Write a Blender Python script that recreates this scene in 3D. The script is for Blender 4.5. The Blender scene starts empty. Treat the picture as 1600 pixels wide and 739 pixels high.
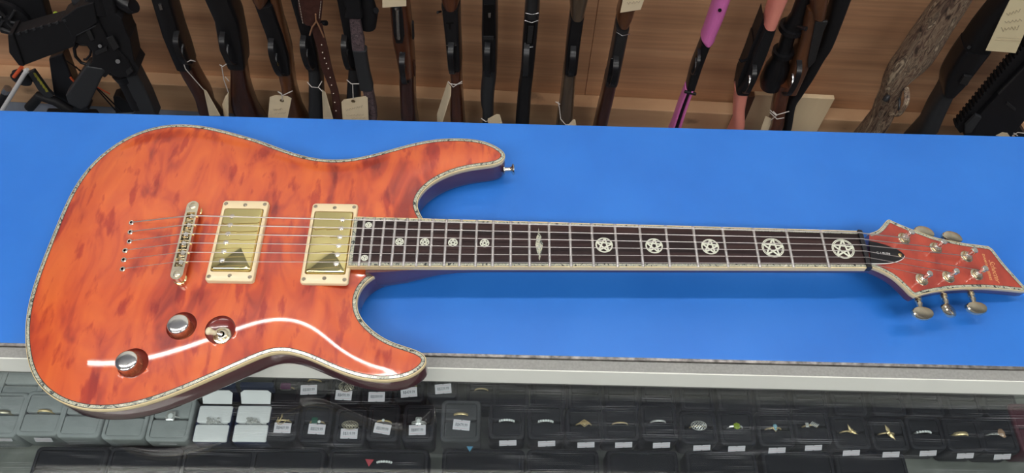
import bpy, math, random
import numpy as np
from mathutils import Vector, Matrix, geometry
random.seed(4)
scene = bpy.context.scene
COL = scene.collection
U = 0.001                                            # every length below is in millimetres

# ------------------------------------------------------------------ camera
FPX = 1230.39
CAM = np.array([-351.033, -392.616, 653.059])
FW = np.array([0.01337223, 0.52290278, -0.85228743]); FW /= np.linalg.norm(FW)
RT = np.array([0.99978268, 0.0066412, 0.01976097]); RT -= FW*(RT@FW); RT /= np.linalg.norm(RT)
DN = np.cross(FW, RT)
cd = bpy.data.cameras.new('camera'); cam = bpy.data.objects.new('camera', cd); COL.objects.link(cam)
cd.sensor_fit = 'HORIZONTAL'; cd.sensor_width = 36; cd.lens = 36*FPX/1600; cd.clip_start = 0.02; cd.clip_end = 60
cam.matrix_world = Matrix(((RT[0], -DN[0], -FW[0], CAM[0]*U), (RT[1], -DN[1], -FW[1], CAM[1]*U), (RT[2], -DN[2], -FW[2], CAM[2]*U), (0, 0, 0, 1)))
scene.camera = cam

# ------------------------------------------------------------------ world, lights, exposure
scene.view_settings.view_transform = 'Standard'; scene.view_settings.look = 'None'
scene.view_settings.gamma = 1; scene.view_settings.use_curve_mapping = False
scene.view_settings.exposure = -0.32
w = bpy.data.worlds.new('world'); scene.world = w; w.use_nodes = True
w.node_tree.nodes['Background'].inputs[0].default_value = (0.74, 0.80, 0.92, 1)
w.node_tree.nodes['Background'].inputs[1].default_value = 0.42
CEIL = 1950.0
TUBES = [(-450, 238, 2900), (-450, 280, 2900)]     # x, y, length of the ceiling tubes
TUBE_POWER = 31.0
CASE_LIGHT = 0.9
def area(name, loc, size, power, rot, color=(1, .97, .92)):
    l = bpy.data.lights.new(name, 'AREA'); l.shape = 'RECTANGLE'; l.size, l.size_y = size; l.energy = power; l.color = color
    o = bpy.data.objects.new(name, l); COL.objects.link(o); o.location = [c*U for c in loc]; o.rotation_euler = rot
    return o
area('fill_light_aisle', (-1500, -1300, 1925), (1.8, .5), 46, (0, 0, 0)); area('fill_light_aisle', (900, -1300, 1925), (1.8, .5), 46, (0, 0, 0))  # unseen soft fill added behind the camera to brighten gun fronts and frame face

# ------------------------------------------------------------------ materials
MATS = {}
def mat(name, color=(.5, .5, .5), rough=.5, metal=0.0, coat=0.0, spec=.5, emit=None, bump=0.0, bscale=200, vary=0.0, vscale=40, coatr=.03, vs3=(1, 1, 1)):
    m = bpy.data.materials.new(name); m.use_nodes = True; nt = m.node_tree; b = nt.nodes['Principled BSDF']
    b.inputs['Base Color'].default_value = (*color, 1); b.inputs['Roughness'].default_value = rough
    b.inputs['Metallic'].default_value = metal; b.inputs['Coat Weight'].default_value = coat; b.inputs['Coat Roughness'].default_value = coatr
    b.inputs['Specular IOR Level'].default_value = spec
    if emit: b.inputs['Emission Color'].default_value = (*emit[:3], 1); b.inputs['Emission Strength'].default_value = emit[3]
    tc = nt.nodes.new('ShaderNodeTexCoord'); mp = nt.nodes.new('ShaderNodeMapping'); mp.inputs['Scale'].default_value = vs3
    nt.links.new(tc.outputs['Object'], mp.inputs[0])
    if vary:
        n = nt.nodes.new('ShaderNodeTexNoise'); n.inputs['Scale'].default_value = vscale; n.inputs['Detail'].default_value = 5
        nt.links.new(mp.outputs[0], n.inputs['Vector'])
        r = nt.nodes.new('ShaderNodeValToRGB'); r.color_ramp.elements[0].position = .3; r.color_ramp.elements[1].position = .7
        r.color_ramp.elements[0].color = (*[c*(1-vary) for c in color], 1); r.color_ramp.elements[1].color = (*[min(1, c*(1+vary)) for c in color], 1)
        nt.links.new(n.outputs[0], r.inputs[0]); nt.links.new(r.outputs[0], b.inputs['Base Color'])
    if bump:
        n2 = nt.nodes.new('ShaderNodeTexNoise'); n2.inputs['Scale'].default_value = bscale
        nt.links.new(mp.outputs[0], n2.inputs['Vector'])
        bp = nt.nodes.new('ShaderNodeBump'); bp.inputs['Strength'].default_value = bump; bp.inputs['Distance'].default_value = .001
        nt.links.new(n2.outputs[0], bp.inputs['Height']); nt.links.new(bp.outputs[0], b.inputs['Normal'])
    MATS[name] = m; return m
def ramp_mat(name, stops, tex='noise', scale=20, s3=(1, 1, 1), rot=(0, 0, 0), rough=.4, coat=0.0, coatr=.02, distort=0.0, detail=4, metal=0.0, spec=.5, mix=None, interp='LINEAR'):
    m = mat(name, rough=rough, coat=coat, metal=metal, spec=spec, coatr=coatr); nt = m.node_tree; b = nt.nodes['Principled BSDF']
    mp = [n for n in nt.nodes if n.type == 'MAPPING'][0]; mp.inputs['Scale'].default_value = s3; mp.inputs['Rotation'].default_value = rot
    if tex == 'noise':
        n = nt.nodes.new('ShaderNodeTexNoise'); n.inputs['Scale'].default_value = scale; n.inputs['Detail'].default_value = detail; n.inputs['Distortion'].default_value = distort
    elif tex == 'voronoi':
        n = nt.nodes.new('ShaderNodeTexVoronoi'); n.inputs['Scale'].default_value = scale
    nt.links.new(mp.outputs[0], n.inputs['Vector'])
    r = nt.nodes.new('ShaderNodeValToRGB'); e = r.color_ramp.elements; r.color_ramp.interpolation = interp
    while len(e) < len(stops): e.new(.5)
    for i, (p, c) in enumerate(stops): e[i].position = p; e[i].color = (*c, 1)
    src = n.outputs['Color'] if tex == 'voronoi' else n.outputs[0]
    if tex == 'voronoi':
        sp = nt.nodes.new('ShaderNodeSeparateColor'); nt.links.new(src, sp.inputs[0]); src = sp.outputs[0]
    nt.links.new(src, r.inputs[0]); out = r.outputs[0]
    if mix:
        sc, s3b, amt, stops2 = mix
        mp2 = nt.nodes.new('ShaderNodeMapping'); mp2.inputs['Scale'].default_value = s3b; mp2.inputs['Rotation'].default_value = rot
        tc = [n_ for n_ in nt.nodes if n_.type == 'TEX_COORD'][0]; nt.links.new(tc.outputs['Object'], mp2.inputs[0])
        n2 = nt.nodes.new('ShaderNodeTexNoise'); n2.inputs['Scale'].default_value = sc; n2.inputs['Detail'].default_value = 6; nt.links.new(mp2.outputs[0], n2.inputs['Vector'])
        r2 = nt.nodes.new('ShaderNodeValToRGB'); r2.color_ramp.elements[0].position, r2.color_ramp.elements[1].position = stops2
        r2.color_ramp.elements[0].color = (*(amt if isinstance(amt, tuple) else [1-amt]*3), 1); r2.color_ramp.elements[1].color = (1, 1, 1, 1)
        nt.links.new(n2.outputs[0], r2.inputs[0])
        mx = nt.nodes.new('ShaderNodeMix'); mx.data_type = 'RGBA'; mx.blend_type = 'MULTIPLY'; mx.inputs[0].default_value = 1
        nt.links.new(out, mx.inputs[6]); nt.links.new(r2.outputs[0], mx.inputs[7]); out = mx.outputs[2]
    nt.links.new(out, b.inputs['Base Color'])
    return m

M = {}
M['blue'] = ramp_mat('blue_laminate', [(.35, (.018, .150, .56)), (.65, (.024, .175, .62))], scale=9, rough=.36, spec=.45, mix=(260, (1, 1, 1), 0, (.4, .6)))
M['maple'] = ramp_mat('quilted_maple', [(.28, (.27, .022, .010)), (.40, (.45, .050, .013)), (.49, (.56, .082, .015)), (.70, (.64, .115, .018))], scale=24, s3=(1.7, .60, 1), rot=(0, 0, .14), distort=1.0, detail=2.6, rough=.42, coat=1.0, coatr=.012, mix=(48, (1.7, .55, 1), (.66, .32, .42), (.36, .45)))
M['maple_head'] = ramp_mat('maple_headstock', [(.35, (.26, .022, .014)), (.6, (.44, .052, .024))], scale=30, s3=(1, .6, 1), distort=1, rough=.35, coat=1.0, coatr=.02)
M['side'] = mat('dark_cherry_lacquer', (.075, .006, .014), .3, coat=1.0, coatr=.02)
M['well'] = mat('red_control_well', (.16, .012, .008), .3, coat=1.0, coatr=.02)
M['cream'] = mat('cream_binding', (.72, .58, .32), .35, coat=.3, vary=.06, vscale=30)
M['ring_cream'] = mat('cream_plastic', (.80, .66, .42), .35, coat=.2)
M['purfling'] = mat('black_purfling', (.02, .018, .015), .5)
M['shell'] = ramp_mat('abalone_shell', [(.34, (.03, .035, .035)), (.42, (.26, .28, .24)), (.50, (.58, .56, .40)), (.58, (.20, .24, .21)), (.68, (.68, .66, .54))], scale=120, s3=(1, 1, 1), distort=3.0, detail=3, rough=.25, coat=.6)
M['rosewood'] = ramp_mat('rosewood', [(.3, (.010, .006, .007)), (.5, (.024, .012, .012)), (.72, (.060, .028, .025))], scale=60, s3=(.08, 2.2, 1), detail=6, rough=.5, spec=.25)
M['inlay'] = mat('pearl_inlay', (.70, .72, .60), .3, coat=.5, vary=.08, vscale=300)
M['fret'] = mat('nickel_fret', (.66, .63, .62), .3, metal=.85)
M['string'] = mat('steel_string', (.62, .58, .56), .32, metal=.8)
M['gold'] = mat('gold_plate', (.93, .72, .34), .16, metal=1)
M['gold_cover'] = mat('gold_cover', (.78, .66, .30), .05, metal=1)
M['gold_worn'] = mat('worn_gold', (.74, .66, .50), .22, metal=1, vary=.15, vscale=150)
M['chrome'] = mat('chrome', (.80, .77, .72), .12, metal=1)
M['screw'] = mat('dull_screw', (.42, .36, .28), .3, metal=1)
M['ferrule'] = mat('ferrule_nickel', (.85, .78, .68), .18, metal=1)
M['hole'] = mat('black_hole', (.006, .005, .005), .8, spec=.1)
M['nut'] = mat('graphite_nut', (.012, .012, .015), .45)
M['cover_black'] = mat('black_plastic_cover', (.010, .010, .012), .3)
M['logo'] = mat('gold_logo', (.75, .42, .18), .35, metal=.2)
M['white_print'] = mat('white_print', (.8, .8, .78), .5)
M['tip'] = mat('ivory_tip', (.78, .70, .48), .3, coat=.4)
# case
M['frame_top'] = mat('grey_sheet_frame', (.27, .27, .255), .55, vary=.12, vscale=400)
M['frame_face'] = mat('pale_grey_frame_face', (.76, .77, .71), .5, vary=.03, vscale=12)
M['mirror_trim'] = mat('worn_chrome_trim', (.32, .30, .28), .3, metal=.8, vary=.6, vscale=160)
M['case_dark'] = mat('case_interior_dark', (.010, .011, .016), .7)
M['liner'] = ramp_mat('grey_embossed_liner', [(.40, (.13, .14, .125)), (.60, (.19, .20, .18))], scale=28, rough=.6)
M['velvet_grey'] = mat('grey_velvet', (.34, .365, .37), .85, bump=.3, bscale=900, vary=.08, vscale=60)
M['velvet_black'] = mat('black_velvet', (.006, .0065, .010), .8, spec=.3)
M['box_black'] = mat('black_leatherette', (.007, .007, .011), .5, spec=.25)
M['box_dark'] = mat('charcoal_velvet', (.050, .052, .056), .8)
M['box_navy'] = mat('navy_leatherette', (.012, .022, .060), .4)
M['box_red'] = mat('burgundy_velvet', (.08, .006, .018), .6)
M['satin'] = mat('white_satin', (.85, .86, .88), .6, vary=.05, vscale=40)
M['tagp'] = mat('white_sticker', (.70, .68, .74), .55)
M['tagline'] = mat('pink_sticker_line', (.62, .30, .36), .6)
M['tagink'] = mat('black_sticker_ink', (.03, .03, .05), .6)
M['ring_gold'] = mat('ring_gold', (1.0, .78, .42), .25, metal=.65)
M['ring_silver'] = mat('ring_silver', (.95, .95, .93), .25, metal=.65)
M['ring_dark'] = mat('ring_oxidised', (.60, .54, .42), .3, metal=.7)
M['gem_white'] = mat('clear_gem', (.85, .88, .88), .05, spec=1, coat=1)
M['gem_green'] = mat('emerald_gem', (.01, .10, .06), .05, spec=1, coat=1)
M['gem_peridot'] = mat('peridot_gem', (.30, .42, .03), .05, spec=1, coat=1)
M['gem_blue'] = mat('aqua_gem', (.25, .50, .62), .05, spec=1, coat=1)
M['gem_purple'] = mat('purple_gem', (.09, .01, .07), .05, spec=1, coat=1)
M['gem_brown'] = mat('shell_gem', (.42, .26, .16), .2, coat=1)
M['clip_red'] = mat('red_paper', (.45, .04, .06), .6); M['clip_blue'] = mat('blue_paper', (.06, .25, .42), .6)
# rack
M['wallwood'] = ramp_mat('plywood_panel', [(.32, (.46, .245, .13)), (.5, (.58, .315, .17)), (.68, (.70, .40, .225))], scale=9, s3=(.16, 1, 2.4), rough=.55, detail=6, mix=(60, (.06, 1, 2.5), .16, (.35, .6)))
M['railwood'] = ramp_mat('pine_rail', [(.3, (.44, .25, .13)), (.7, (.70, .45, .26))], scale=7, s3=(.3, 1, 2.6), rough=.6, detail=6, mix=(9, (1, 1, 1.6), .45, (.28, .36)))
M['paleblock'] = ramp_mat('pale_pine', [(.3, (.78, .60, .38)), (.7, (.88, .72, .48))], scale=8, s3=(2.2, 1, .35), rough=.6, mix=(12, (3, 1, .5), .4, (.27, .33)))
M['shelf'] = mat('grey_blue_shelf', (.14, .17, .22), .6)
M['white_wall'] = mat('white_paint', (.70, .70, .66), .8)
M['ceil'] = mat('ceiling_tile', (.42, .44, .50), .9)
M['floor'] = mat('floor_vinyl', (.16, .15, .14), .5, vary=.2, vscale=3)
M['black'] = mat('blued_steel', (.010, .010, .012), .33, spec=.4)
M['gunmetal'] = mat('gunmetal', (.045, .045, .048), .35, metal=.5)
M['matblack'] = mat('matte_black_polymer', (.012, .012, .014), .55, spec=.3)
M['greypoly'] = mat('charcoal_polymer', (.028, .030, .034), .5)
M['steel'] = mat('bright_steel', (.55, .55, .55), .25, metal=1)
def wood(name, a, b): return ramp_mat(name, [(.3, a), (.7, b)], scale=26, s3=(2.2, 2.2, .35), rough=.33, coat=.7, coatr=.12, distort=.6)
M['wood_dark'] = wood('dark_red_walnut', (.028, .009, .006), (.062, .020, .012))
M['wood_red'] = wood('red_brown_walnut', (.060, .018, .008), (.125, .040, .016))
M['wood_mid'] = wood('brown_walnut', (.075, .028, .012), (.15, .060, .026))
M['wood_grey'] = wood('weathered_walnut', (.060, .042, .028), (.115, .080, .052))
M['pink'] = mat('pink_plastic', (.80, .20, .55), .4)
M['coral'] = mat('coral_plastic', (.88, .32, .25), .42)
M['leather'] = mat('oxblood_leather', (.060, .022, .017), .45, vary=.25, vscale=60, bump=.3, bscale=300)
M['lace'] = mat('tan_lace', (.30, .15, .08), .6); M['stitch'] = mat('pale_stitching', (.5, .42, .34), .6)
M['camo'] = ramp_mat('grass_camo', [(.34, (.030, .020, .016)), (.44, (.14, .085, .060)), (.52, (.30, .22, .15)), (.57, (.07, .045, .034)), (.66, (.50, .40, .28))], scale=34, s3=(2.6, 2.6, .55), rot=(0, -.45, 0), distort=1.6, detail=6, rough=.6)
M['camo_pink'] = ramp_mat('pink_grey_camo', [(.35, (.03, .022, .026)), (.5, (.16, .11, .12)), (.62, (.04, .03, .035)), (.75, (.48, .38, .39))], scale=60, s3=(1.2, 1, 1), distort=2, rough=.6)
M['manila'] = mat('manila_card', (.86, .72, .50), .7, vary=.04, vscale=40); M['manila_y'] = mat('yellow_card', (.90, .78, .50), .7)
M['twine'] = mat('white_twine', (.66, .62, .58), .8); M['pencil'] = mat('pencil_mark', (.36, .28, .20), .8)
M['eyelet'] = mat('brass_eyelet', (.25, .18, .10), .4, metal=.7)
M['arrow_white'] = mat('white_arrow_shaft', (.7, .7, .7), .4); M['orange'] = mat('orange_serving', (.65, .10, .03), .6); M['lime'] = mat('lime_dot', (.45, .60, .06), .5); M['yellow'] = mat('yellow_print', (.30, .28, .03), .6)
M['tube'] = mat('lit_tube', (1, 1, 1), .5, emit=(1, .98, .95, TUBE_POWER)); M['fixture'] = mat('white_fixture', (.8, .8, .78), .5)
# glass: a clear pane that mirrors by fresnel and carries fine scratches
gm = bpy.data.materials.new('case_glass'); gm.use_nodes = True; nt = gm.node_tree; nt.nodes.clear()
go = nt.nodes.new('ShaderNodeOutputMaterial'); tr = nt.nodes.new('ShaderNodeBsdfTransparent'); tr.inputs[0].default_value = (.90, .93, .92, 1)
gl = nt.nodes.new('ShaderNodeBsdfGlossy'); gl.inputs['Roughness'].default_value = .012; fr = nt.nodes.new('ShaderNodeFresnel'); fr.inputs[0].default_value = 1.5
m1 = nt.nodes.new('ShaderNodeMixShader'); nt.links.new(fr.outputs[0], m1.inputs[0]); nt.links.new(tr.outputs[0], m1.inputs[1]); nt.links.new(gl.outputs[0], m1.inputs[2])
df = nt.nodes.new('ShaderNodeBsdfDiffuse'); df.inputs[0].default_value = (.8, .8, .85, 1); m2 = nt.nodes.new('ShaderNodeMixShader')
tc = nt.nodes.new('ShaderNodeTexCoord'); acc = None
for k, (a, sx, sy, th) in enumerate([(.5, 5, 800, .72), (1.25, 6, 900, .72), (-.7, 5, 850, .73), (.1, 9, 1000, .73)]):
    mp = nt.nodes.new('ShaderNodeMapping'); mp.inputs['Rotation'].default_value = (0, 0, a); mp.inputs['Location'].default_value = (k*3.1, k, 0); mp.inputs['Scale'].default_value = (sx, sy, 1)
    n = nt.nodes.new('ShaderNodeTexNoise'); n.inputs['Scale'].default_value = 1.6; n.inputs['Detail'].default_value = 1
    nt.links.new(tc.outputs['Object'], mp.inputs[0]); nt.links.new(mp.outputs[0], n.inputs['Vector'])
    c = nt.nodes.new('ShaderNodeMapRange'); c.inputs[1].default_value = th; c.inputs[2].default_value = th+.05; c.inputs[4].default_value = .2
    nt.links.new(n.outputs[0], c.inputs[0])
    if acc is None: acc = c.outputs[0]
    else:
        ad = nt.nodes.new('ShaderNodeMath'); ad.operation = 'MAXIMUM'; nt.links.new(acc, ad.inputs[0]); nt.links.new(c.outputs[0], ad.inputs[1]); acc = ad.outputs[0]
hz = nt.nodes.new('ShaderNodeMath'); hz.operation = 'ADD'; hz.inputs[1].default_value = .003; nt.links.new(acc, hz.inputs[0])
nt.links.new(hz.outputs[0], m2.inputs[0]); nt.links.new(m1.outputs[0], m2.inputs[1]); nt.links.new(df.outputs[0], m2.inputs[2]); nt.links.new(m2.outputs[0], go.inputs[0])
M['glass'] = gm

# ------------------------------------------------------------------ geometry helpers (mm)
def ray(px, py):
    d = RT*((px-800)/FPX)+DN*((py-369.5)/FPX)+FW
    return d/np.linalg.norm(d)
def onplane(px, py, q, n):
    d = ray(px, py); return CAM+d*((np.array(q, float)-CAM)@n)/(d@n)
def at(px, py, z): return onplane(px, py, (0, 0, z), np.array([0, 0, 1.]))
LOC = {}
def new_obj(name, me, parent=None):
    o = bpy.data.objects.new(name, me); COL.objects.link(o)
    if parent is not None: o.parent = parent
    return o
def thing(name, label, cat, loc, group=None):
    o = bpy.data.objects.new(name, None); COL.objects.link(o); o.location = [c*U for c in loc]; o.empty_display_size = .02
    o['label'] = label; o['category'] = cat
    if group: o['group'] = group
    LOC[o.name] = np.array(loc, float); return o
def tag(o, label, cat, group=None):
    o['label'] = label; o['category'] = cat
    if group: o['group'] = group
    return o
def structure(o): o['kind'] = 'structure'; return o
class MB:
    """collects vertices and faces, then links them as one mesh object"""
    def __init__(s): s.v = []; s.f = []; s.mi = []; s.cur = 0
    def add(s, vs, fs):
        b = len(s.v); s.v += [tuple(map(float, v)) for v in vs]; s.f += [tuple(b+i for i in f) for f in fs]; s.mi += [s.cur]*len(fs)
    def box(s, c, size, ax=None):
        c = np.array(c, float); ax = np.eye(3) if ax is None else np.array(ax)
        vs = [c+ax[0]*size[0]/2*i+ax[1]*size[1]/2*j+ax[2]*size[2]/2*k for i in (-1, 1) for j in (-1, 1) for k in (-1, 1)]
        s.add(vs, [(0, 1, 3, 2), (4, 6, 7, 5), (0, 4, 5, 1), (2, 3, 7, 6), (0, 2, 6, 4), (1, 5, 7, 3)])
    def rings(s, rs, cap=True, closed=False):
        n = len(rs[0]); vs = [p for r in rs for p in r]; fs = []
        m = len(rs)
        for i in range(m if closed else m-1):
            for j in range(n):
                a, b = i*n+j, i*n+(j+1) % n; c, d = ((i+1) % m)*n+(j+1) % n, ((i+1) % m)*n+j
                fs.append((a, b, c, d))
        if cap and not closed: fs += [tuple(range(n-1, -1, -1)), tuple((m-1)*n+j for j in range(n))]
        s.add(vs, fs)
    def tube(s, pts, r, n=10, cap=True, closed=False):
        pts = [np.array(p, float) for p in pts]; rr = r if hasattr(r, '__len__') else [r]*len(pts); rs = []; prev = None
        for i, p in enumerate(pts):
            if closed: t = pts[(i+1) % len(pts)]-pts[i-1]
            else: t = pts[min(i+1, len(pts)-1)]-pts[max(i-1, 0)]
            t = t/(np.linalg.norm(t)+1e-9)
            if prev is None: a = np.cross(t, [0, 0, 1.] if abs(t[2]) < .9 else [1., 0, 0])
            else: a = prev-t*(prev@t)
            a /= np.linalg.norm(a)+1e-9; prev = a; b = np.cross(t, a)
            rs.append([p+rr[i]*(math.cos(q)*a+math.sin(q)*b) for q in np.linspace(0, 2*math.pi, n, endpoint=False)])
        s.rings(rs, cap, closed)
    def lathe(s, c, prof, ax=None, n=28):
        """profile [(radius, height)...] turned about ax[2] at c"""
        c = np.array(c, float); ax = np.eye(3) if ax is None else np.array(ax)
        s.rings([[c+ax[0]*r*math.cos(q)+ax[1]*r*math.sin(q)+ax[2]*h for q in np.linspace(0, 2*math.pi, n, endpoint=False)] for r, h in prof])
    def prism(s, poly, lo, hi, f):
        """polygon extruded; f(x,y,h) maps to the world"""
        n = len(poly); tris = geometry.tessellate_polygon([[Vector((p[0], p[1], 0)) for p in poly]])
        vs = [f(p[0], p[1], lo) for p in poly]+[f(p[0], p[1], hi) for p in poly]
        fs = [t for t in tris]+[tuple(n+i for i in t[::-1]) for t in tris]+[(i, (i+1) % n, n+(i+1) % n, n+i) for i in range(n)]
        s.add(vs, fs)
    def build(s, name, m, parent=None, smooth=True, bevel=0, seg=2, angle=40, fix=True):
        o0 = LOC.get(parent.name, np.zeros(3)) if parent is not None else np.zeros(3)
        v = (np.array(s.v)-o0)*U
        me = bpy.data.meshes.new(name); me.from_pydata([tuple(a) for a in v], [], s.f)
        ms = m if isinstance(m, list) else [m]
        for mm in ms: me.materials.append(mm)
        if len(ms) > 1:
            for p, i in zip(me.polygons, s.mi): p.material_index = i
        if fix:
            import bmesh
            bm = bmesh.new(); bm.from_mesh(me); bmesh.ops.recalc_face_normals(bm, faces=bm.faces); bm.to_mesh(me); bm.free()
        if smooth:
            for p in me.polygons: p.use_smooth = True
            if angle: me.set_sharp_from_angle(angle=math.radians(angle))
        o = new_obj(name, me, parent); LOC[o.name] = o0
        if bevel:
            b = o.modifiers.new('bevel', 'BEVEL'); b.width = bevel*U; b.segments = seg; b.limit_method = 'ANGLE'; b.angle_limit = math.radians(40)
        return o
def top(name, o):  # records where a top-level mesh stands
    return o
def catmull(P, n_per=6, closed=False):
    P = [np.array(p, float) for p in P]; N = len(P); out = []
    rng = range(N) if closed else range(N-1)
    for i in rng:
        p0 = P[(i-1) % N] if closed or i > 0 else P[0]*2-P[1]; p1 = P[i]; p2 = P[(i+1) % N]
        p3 = P[(i+2) % N] if closed or i+2 < N else P[-1]*2-P[-2]
        for t in np.linspace(0, 1, n_per, endpoint=False):
            out.append(.5*((2*p1)+(-p0+p2)*t+(2*p0-5*p1+4*p2-p3)*t*t+(-p0+3*p1-3*p2+p3)*t**3))
    if not closed: out.append(P[-1])
    return out
def resample(P, step, closed=False):
    P = np.array(P); Q = np.vstack([P, P[:1]]) if closed else P
    d = np.r_[0, np.cumsum(np.linalg.norm(np.diff(Q, axis=0), axis=1))]; n = max(2, int(round(d[-1]/step)))
    s = np.linspace(0, d[-1], n+1)[:-1] if closed else np.linspace(0, d[-1], n+1)
    return np.stack([np.interp(s, d, Q[:, k]) for k in range(Q.shape[1])], 1)
def text_mesh(s, size, shear=0, bold=0, spacing=1.0, xs=1.0):
    cu = bpy.data.curves.new('t', 'FONT'); cu.body = s; cu.size = size; cu.shear = shear; cu.align_x = 'CENTER'; cu.align_y = 'CENTER'; cu.offset = bold; cu.space_character = spacing; cu.resolution_u = 2
    o = bpy.data.objects.new('t', cu); COL.objects.link(o); dg = bpy.context.evaluated_depsgraph_get(); me = bpy.data.meshes.new_from_object(o.evaluated_get(dg))
    vs = [(v.co.x*xs, v.co.y) for v in me.vertices]; fs = [tuple(p.vertices) for p in me.polygons]
    bpy.data.objects.remove(o); bpy.data.curves.remove(cu); bpy.data.meshes.remove(me); return vs, fs
def text_part(name, s, size, m, parent, f, **k):
    vs, fs = text_mesh(s, size, **k); mb = MB(); mb.add([f(x, y) for x, y in vs], fs); return mb.build(name, m, parent, smooth=False, fix=False)

# ------------------------------------------------------------------ the setting: room, rack wall, counter, case
YAW = math.radians(-2.55)
WT = np.array([math.cos(YAW), math.sin(YAW), 0]); WN = np.array([math.sin(YAW), -math.cos(YAW), 0])     # along the wall / towards the viewer
WQ = np.array([-1556., 950., 0])
def on(px, py, off): return onplane(px, py, WQ+WN*off, WN)
SHELF = -872.0; FLOOR = -950.0
WAX = [WT, WN, np.array([0, 0, 1.])]
def wallbox(name, u0, u1, o0, o1, z0, z1, m, **k):
    mb = MB(); mb.box(WQ+WT*(u0+u1)/2+WN*(o0+o1)/2+np.array([0, 0, (z0+z1)/2]), (u1-u0, o1-o0, z1-z0), WAX); return mb.build(name, m, **k)
seam = (on(935, 0, 0)-WQ)@WT
structure(wallbox('wall_back', -2900, seam, -30, 0, FLOOR, 450, M['wallwood'], smooth=False, bevel=1))
structure(wallbox('wall_back', seam+1, 5900, -30, -2, FLOOR, 450, M['wallwood'], smooth=False, bevel=1))
structure(wallbox('wall_back', -2900, 5900, -34, -3, 450, CEIL, M['white_wall'], smooth=False))
structure(wallbox('trim_1', -2900, 5900, 0, 38, SHELF, -777, M['railwood'], smooth=False, bevel=2))
structure(wallbox('trim_2', -2900, 5900, 0, 420, FLOOR, SHELF, M['shelf'], smooth=False, bevel=2))
mb = MB(); mb.box((0, -200, FLOOR-20), (9000, 9000, 40)); structure(mb.build('floor', M['floor'], smooth=False))
mb = MB(); mb.box((0, -200, CEIL+20), (9000, 9000, 40)); structure(mb.build('ceiling', M['ceil'], smooth=False))
for i, (x, y, L) in enumerate(TUBES):
    if i % 2 == 0 or abs(TUBES[i-1][0]-x) > 10:
        lab = 'twin tube ceiling light over the counter'
        y2 = y+21
        t = thing('ceiling_light', lab, 'light', (x, y2, CEIL))
        mb = MB(); mb.box((x, y2, CEIL-20), (L+80, 170 if i == 0 else 90, 38)); mb.build('housing', M['fixture'], t, smooth=False, bevel=4)
    mb = MB(); mb.tube([(x-L/2, y, CEIL-62), (x+L/2, y, CEIL-62)], 14, 16); mb.build('tube', M['tube'], t)

TZ = -50.0                                              # top of the blue counter
ty = math.radians(-.57); TX = np.array([math.cos(ty), math.sin(ty), 0]); TYv = np.array([-math.sin(ty), math.cos(ty), 0]); TAX = [TX, TYv, np.array([0, 0, 1.])]
TQ = np.array([-400.5, -93.6, 0.])
def cbox(name, u0, u1, v0, v1, z0, z1, m, parent=None, **k):
    mb = MB(); mb.box(TQ+TX*(u0+u1)/2+TYv*(v0+v1)/2+np.array([0, 0, (z0+z1)/2]), (u1-u0, v1-v0, z1-z0), TAX); return mb.build(name, m, parent, **k)
case = thing('display_case', 'glass topped jewellery display case with pale grey metal frame', 'display case', (-400, -150, FLOOR))
CY0 = -13.5; GZ = -86.0
cbox('frame_ledge', -1100, 1500, CY0, -2.8, -69, TZ-3, M['frame_top'], case, smooth=False, bevel=.8)
cbox('frame_face', -1100, 1500, CY0-1.2, CY0, GZ, TZ-3.2, M['frame_face'], case, smooth=False)
cbox('glass_top', -1100, 1500, -560, CY0, GZ-6, GZ, M['glass'], case, smooth=False)
cbox('deck', -1100, 1500, CY0, 285, GZ-6, -69, M['frame_top'], case, smooth=False)
SZ = -292.0
cbox('shelf_liner', -1095, 1495, -548, 270, SZ-8, SZ, M['liner'], case, smooth=False)
cbox('back_panel', -1095, 1495, 275, 280, SZ-300, GZ-6.5, M['case_dark'], case, smooth=False)
cbox('front_panel', -1100, 1500, -562, -552, SZ-300, GZ-6.5, M['frame_face'], case, smooth=False)
cbox('end_panel', -1105, -1100, -562, 280, SZ-300, GZ-6.5, M['frame_face'], case, smooth=False)
cbox('end_panel', 1500, 1505, -562, 280, SZ-300, GZ-6.5, M['frame_face'], case, smooth=False)
cbox('plinth', -1105, 1505, -562, 280, FLOOR, SZ-300, M['frame_face'], case, smooth=False)
ctr = thing('counter_board', 'blue laminate board with worn chrome edge under the guitar', 'counter', (-400, 50, -68.5))
cbox('board', -1100, 1500, 0, 285, -68.5, TZ, M['blue'], ctr, smooth=False, bevel=.6)
cbox('edge_trim', -1100, 1500, -2.6, 0, -60, TZ-.3, M['mirror_trim'], ctr, smooth=False)
lstrip = area('case_light', (-400, -118, GZ-9), (2.4, .012), CASE_LIGHT, (math.radians(-12), 0, ty), (.95, .98, 1))

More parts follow.
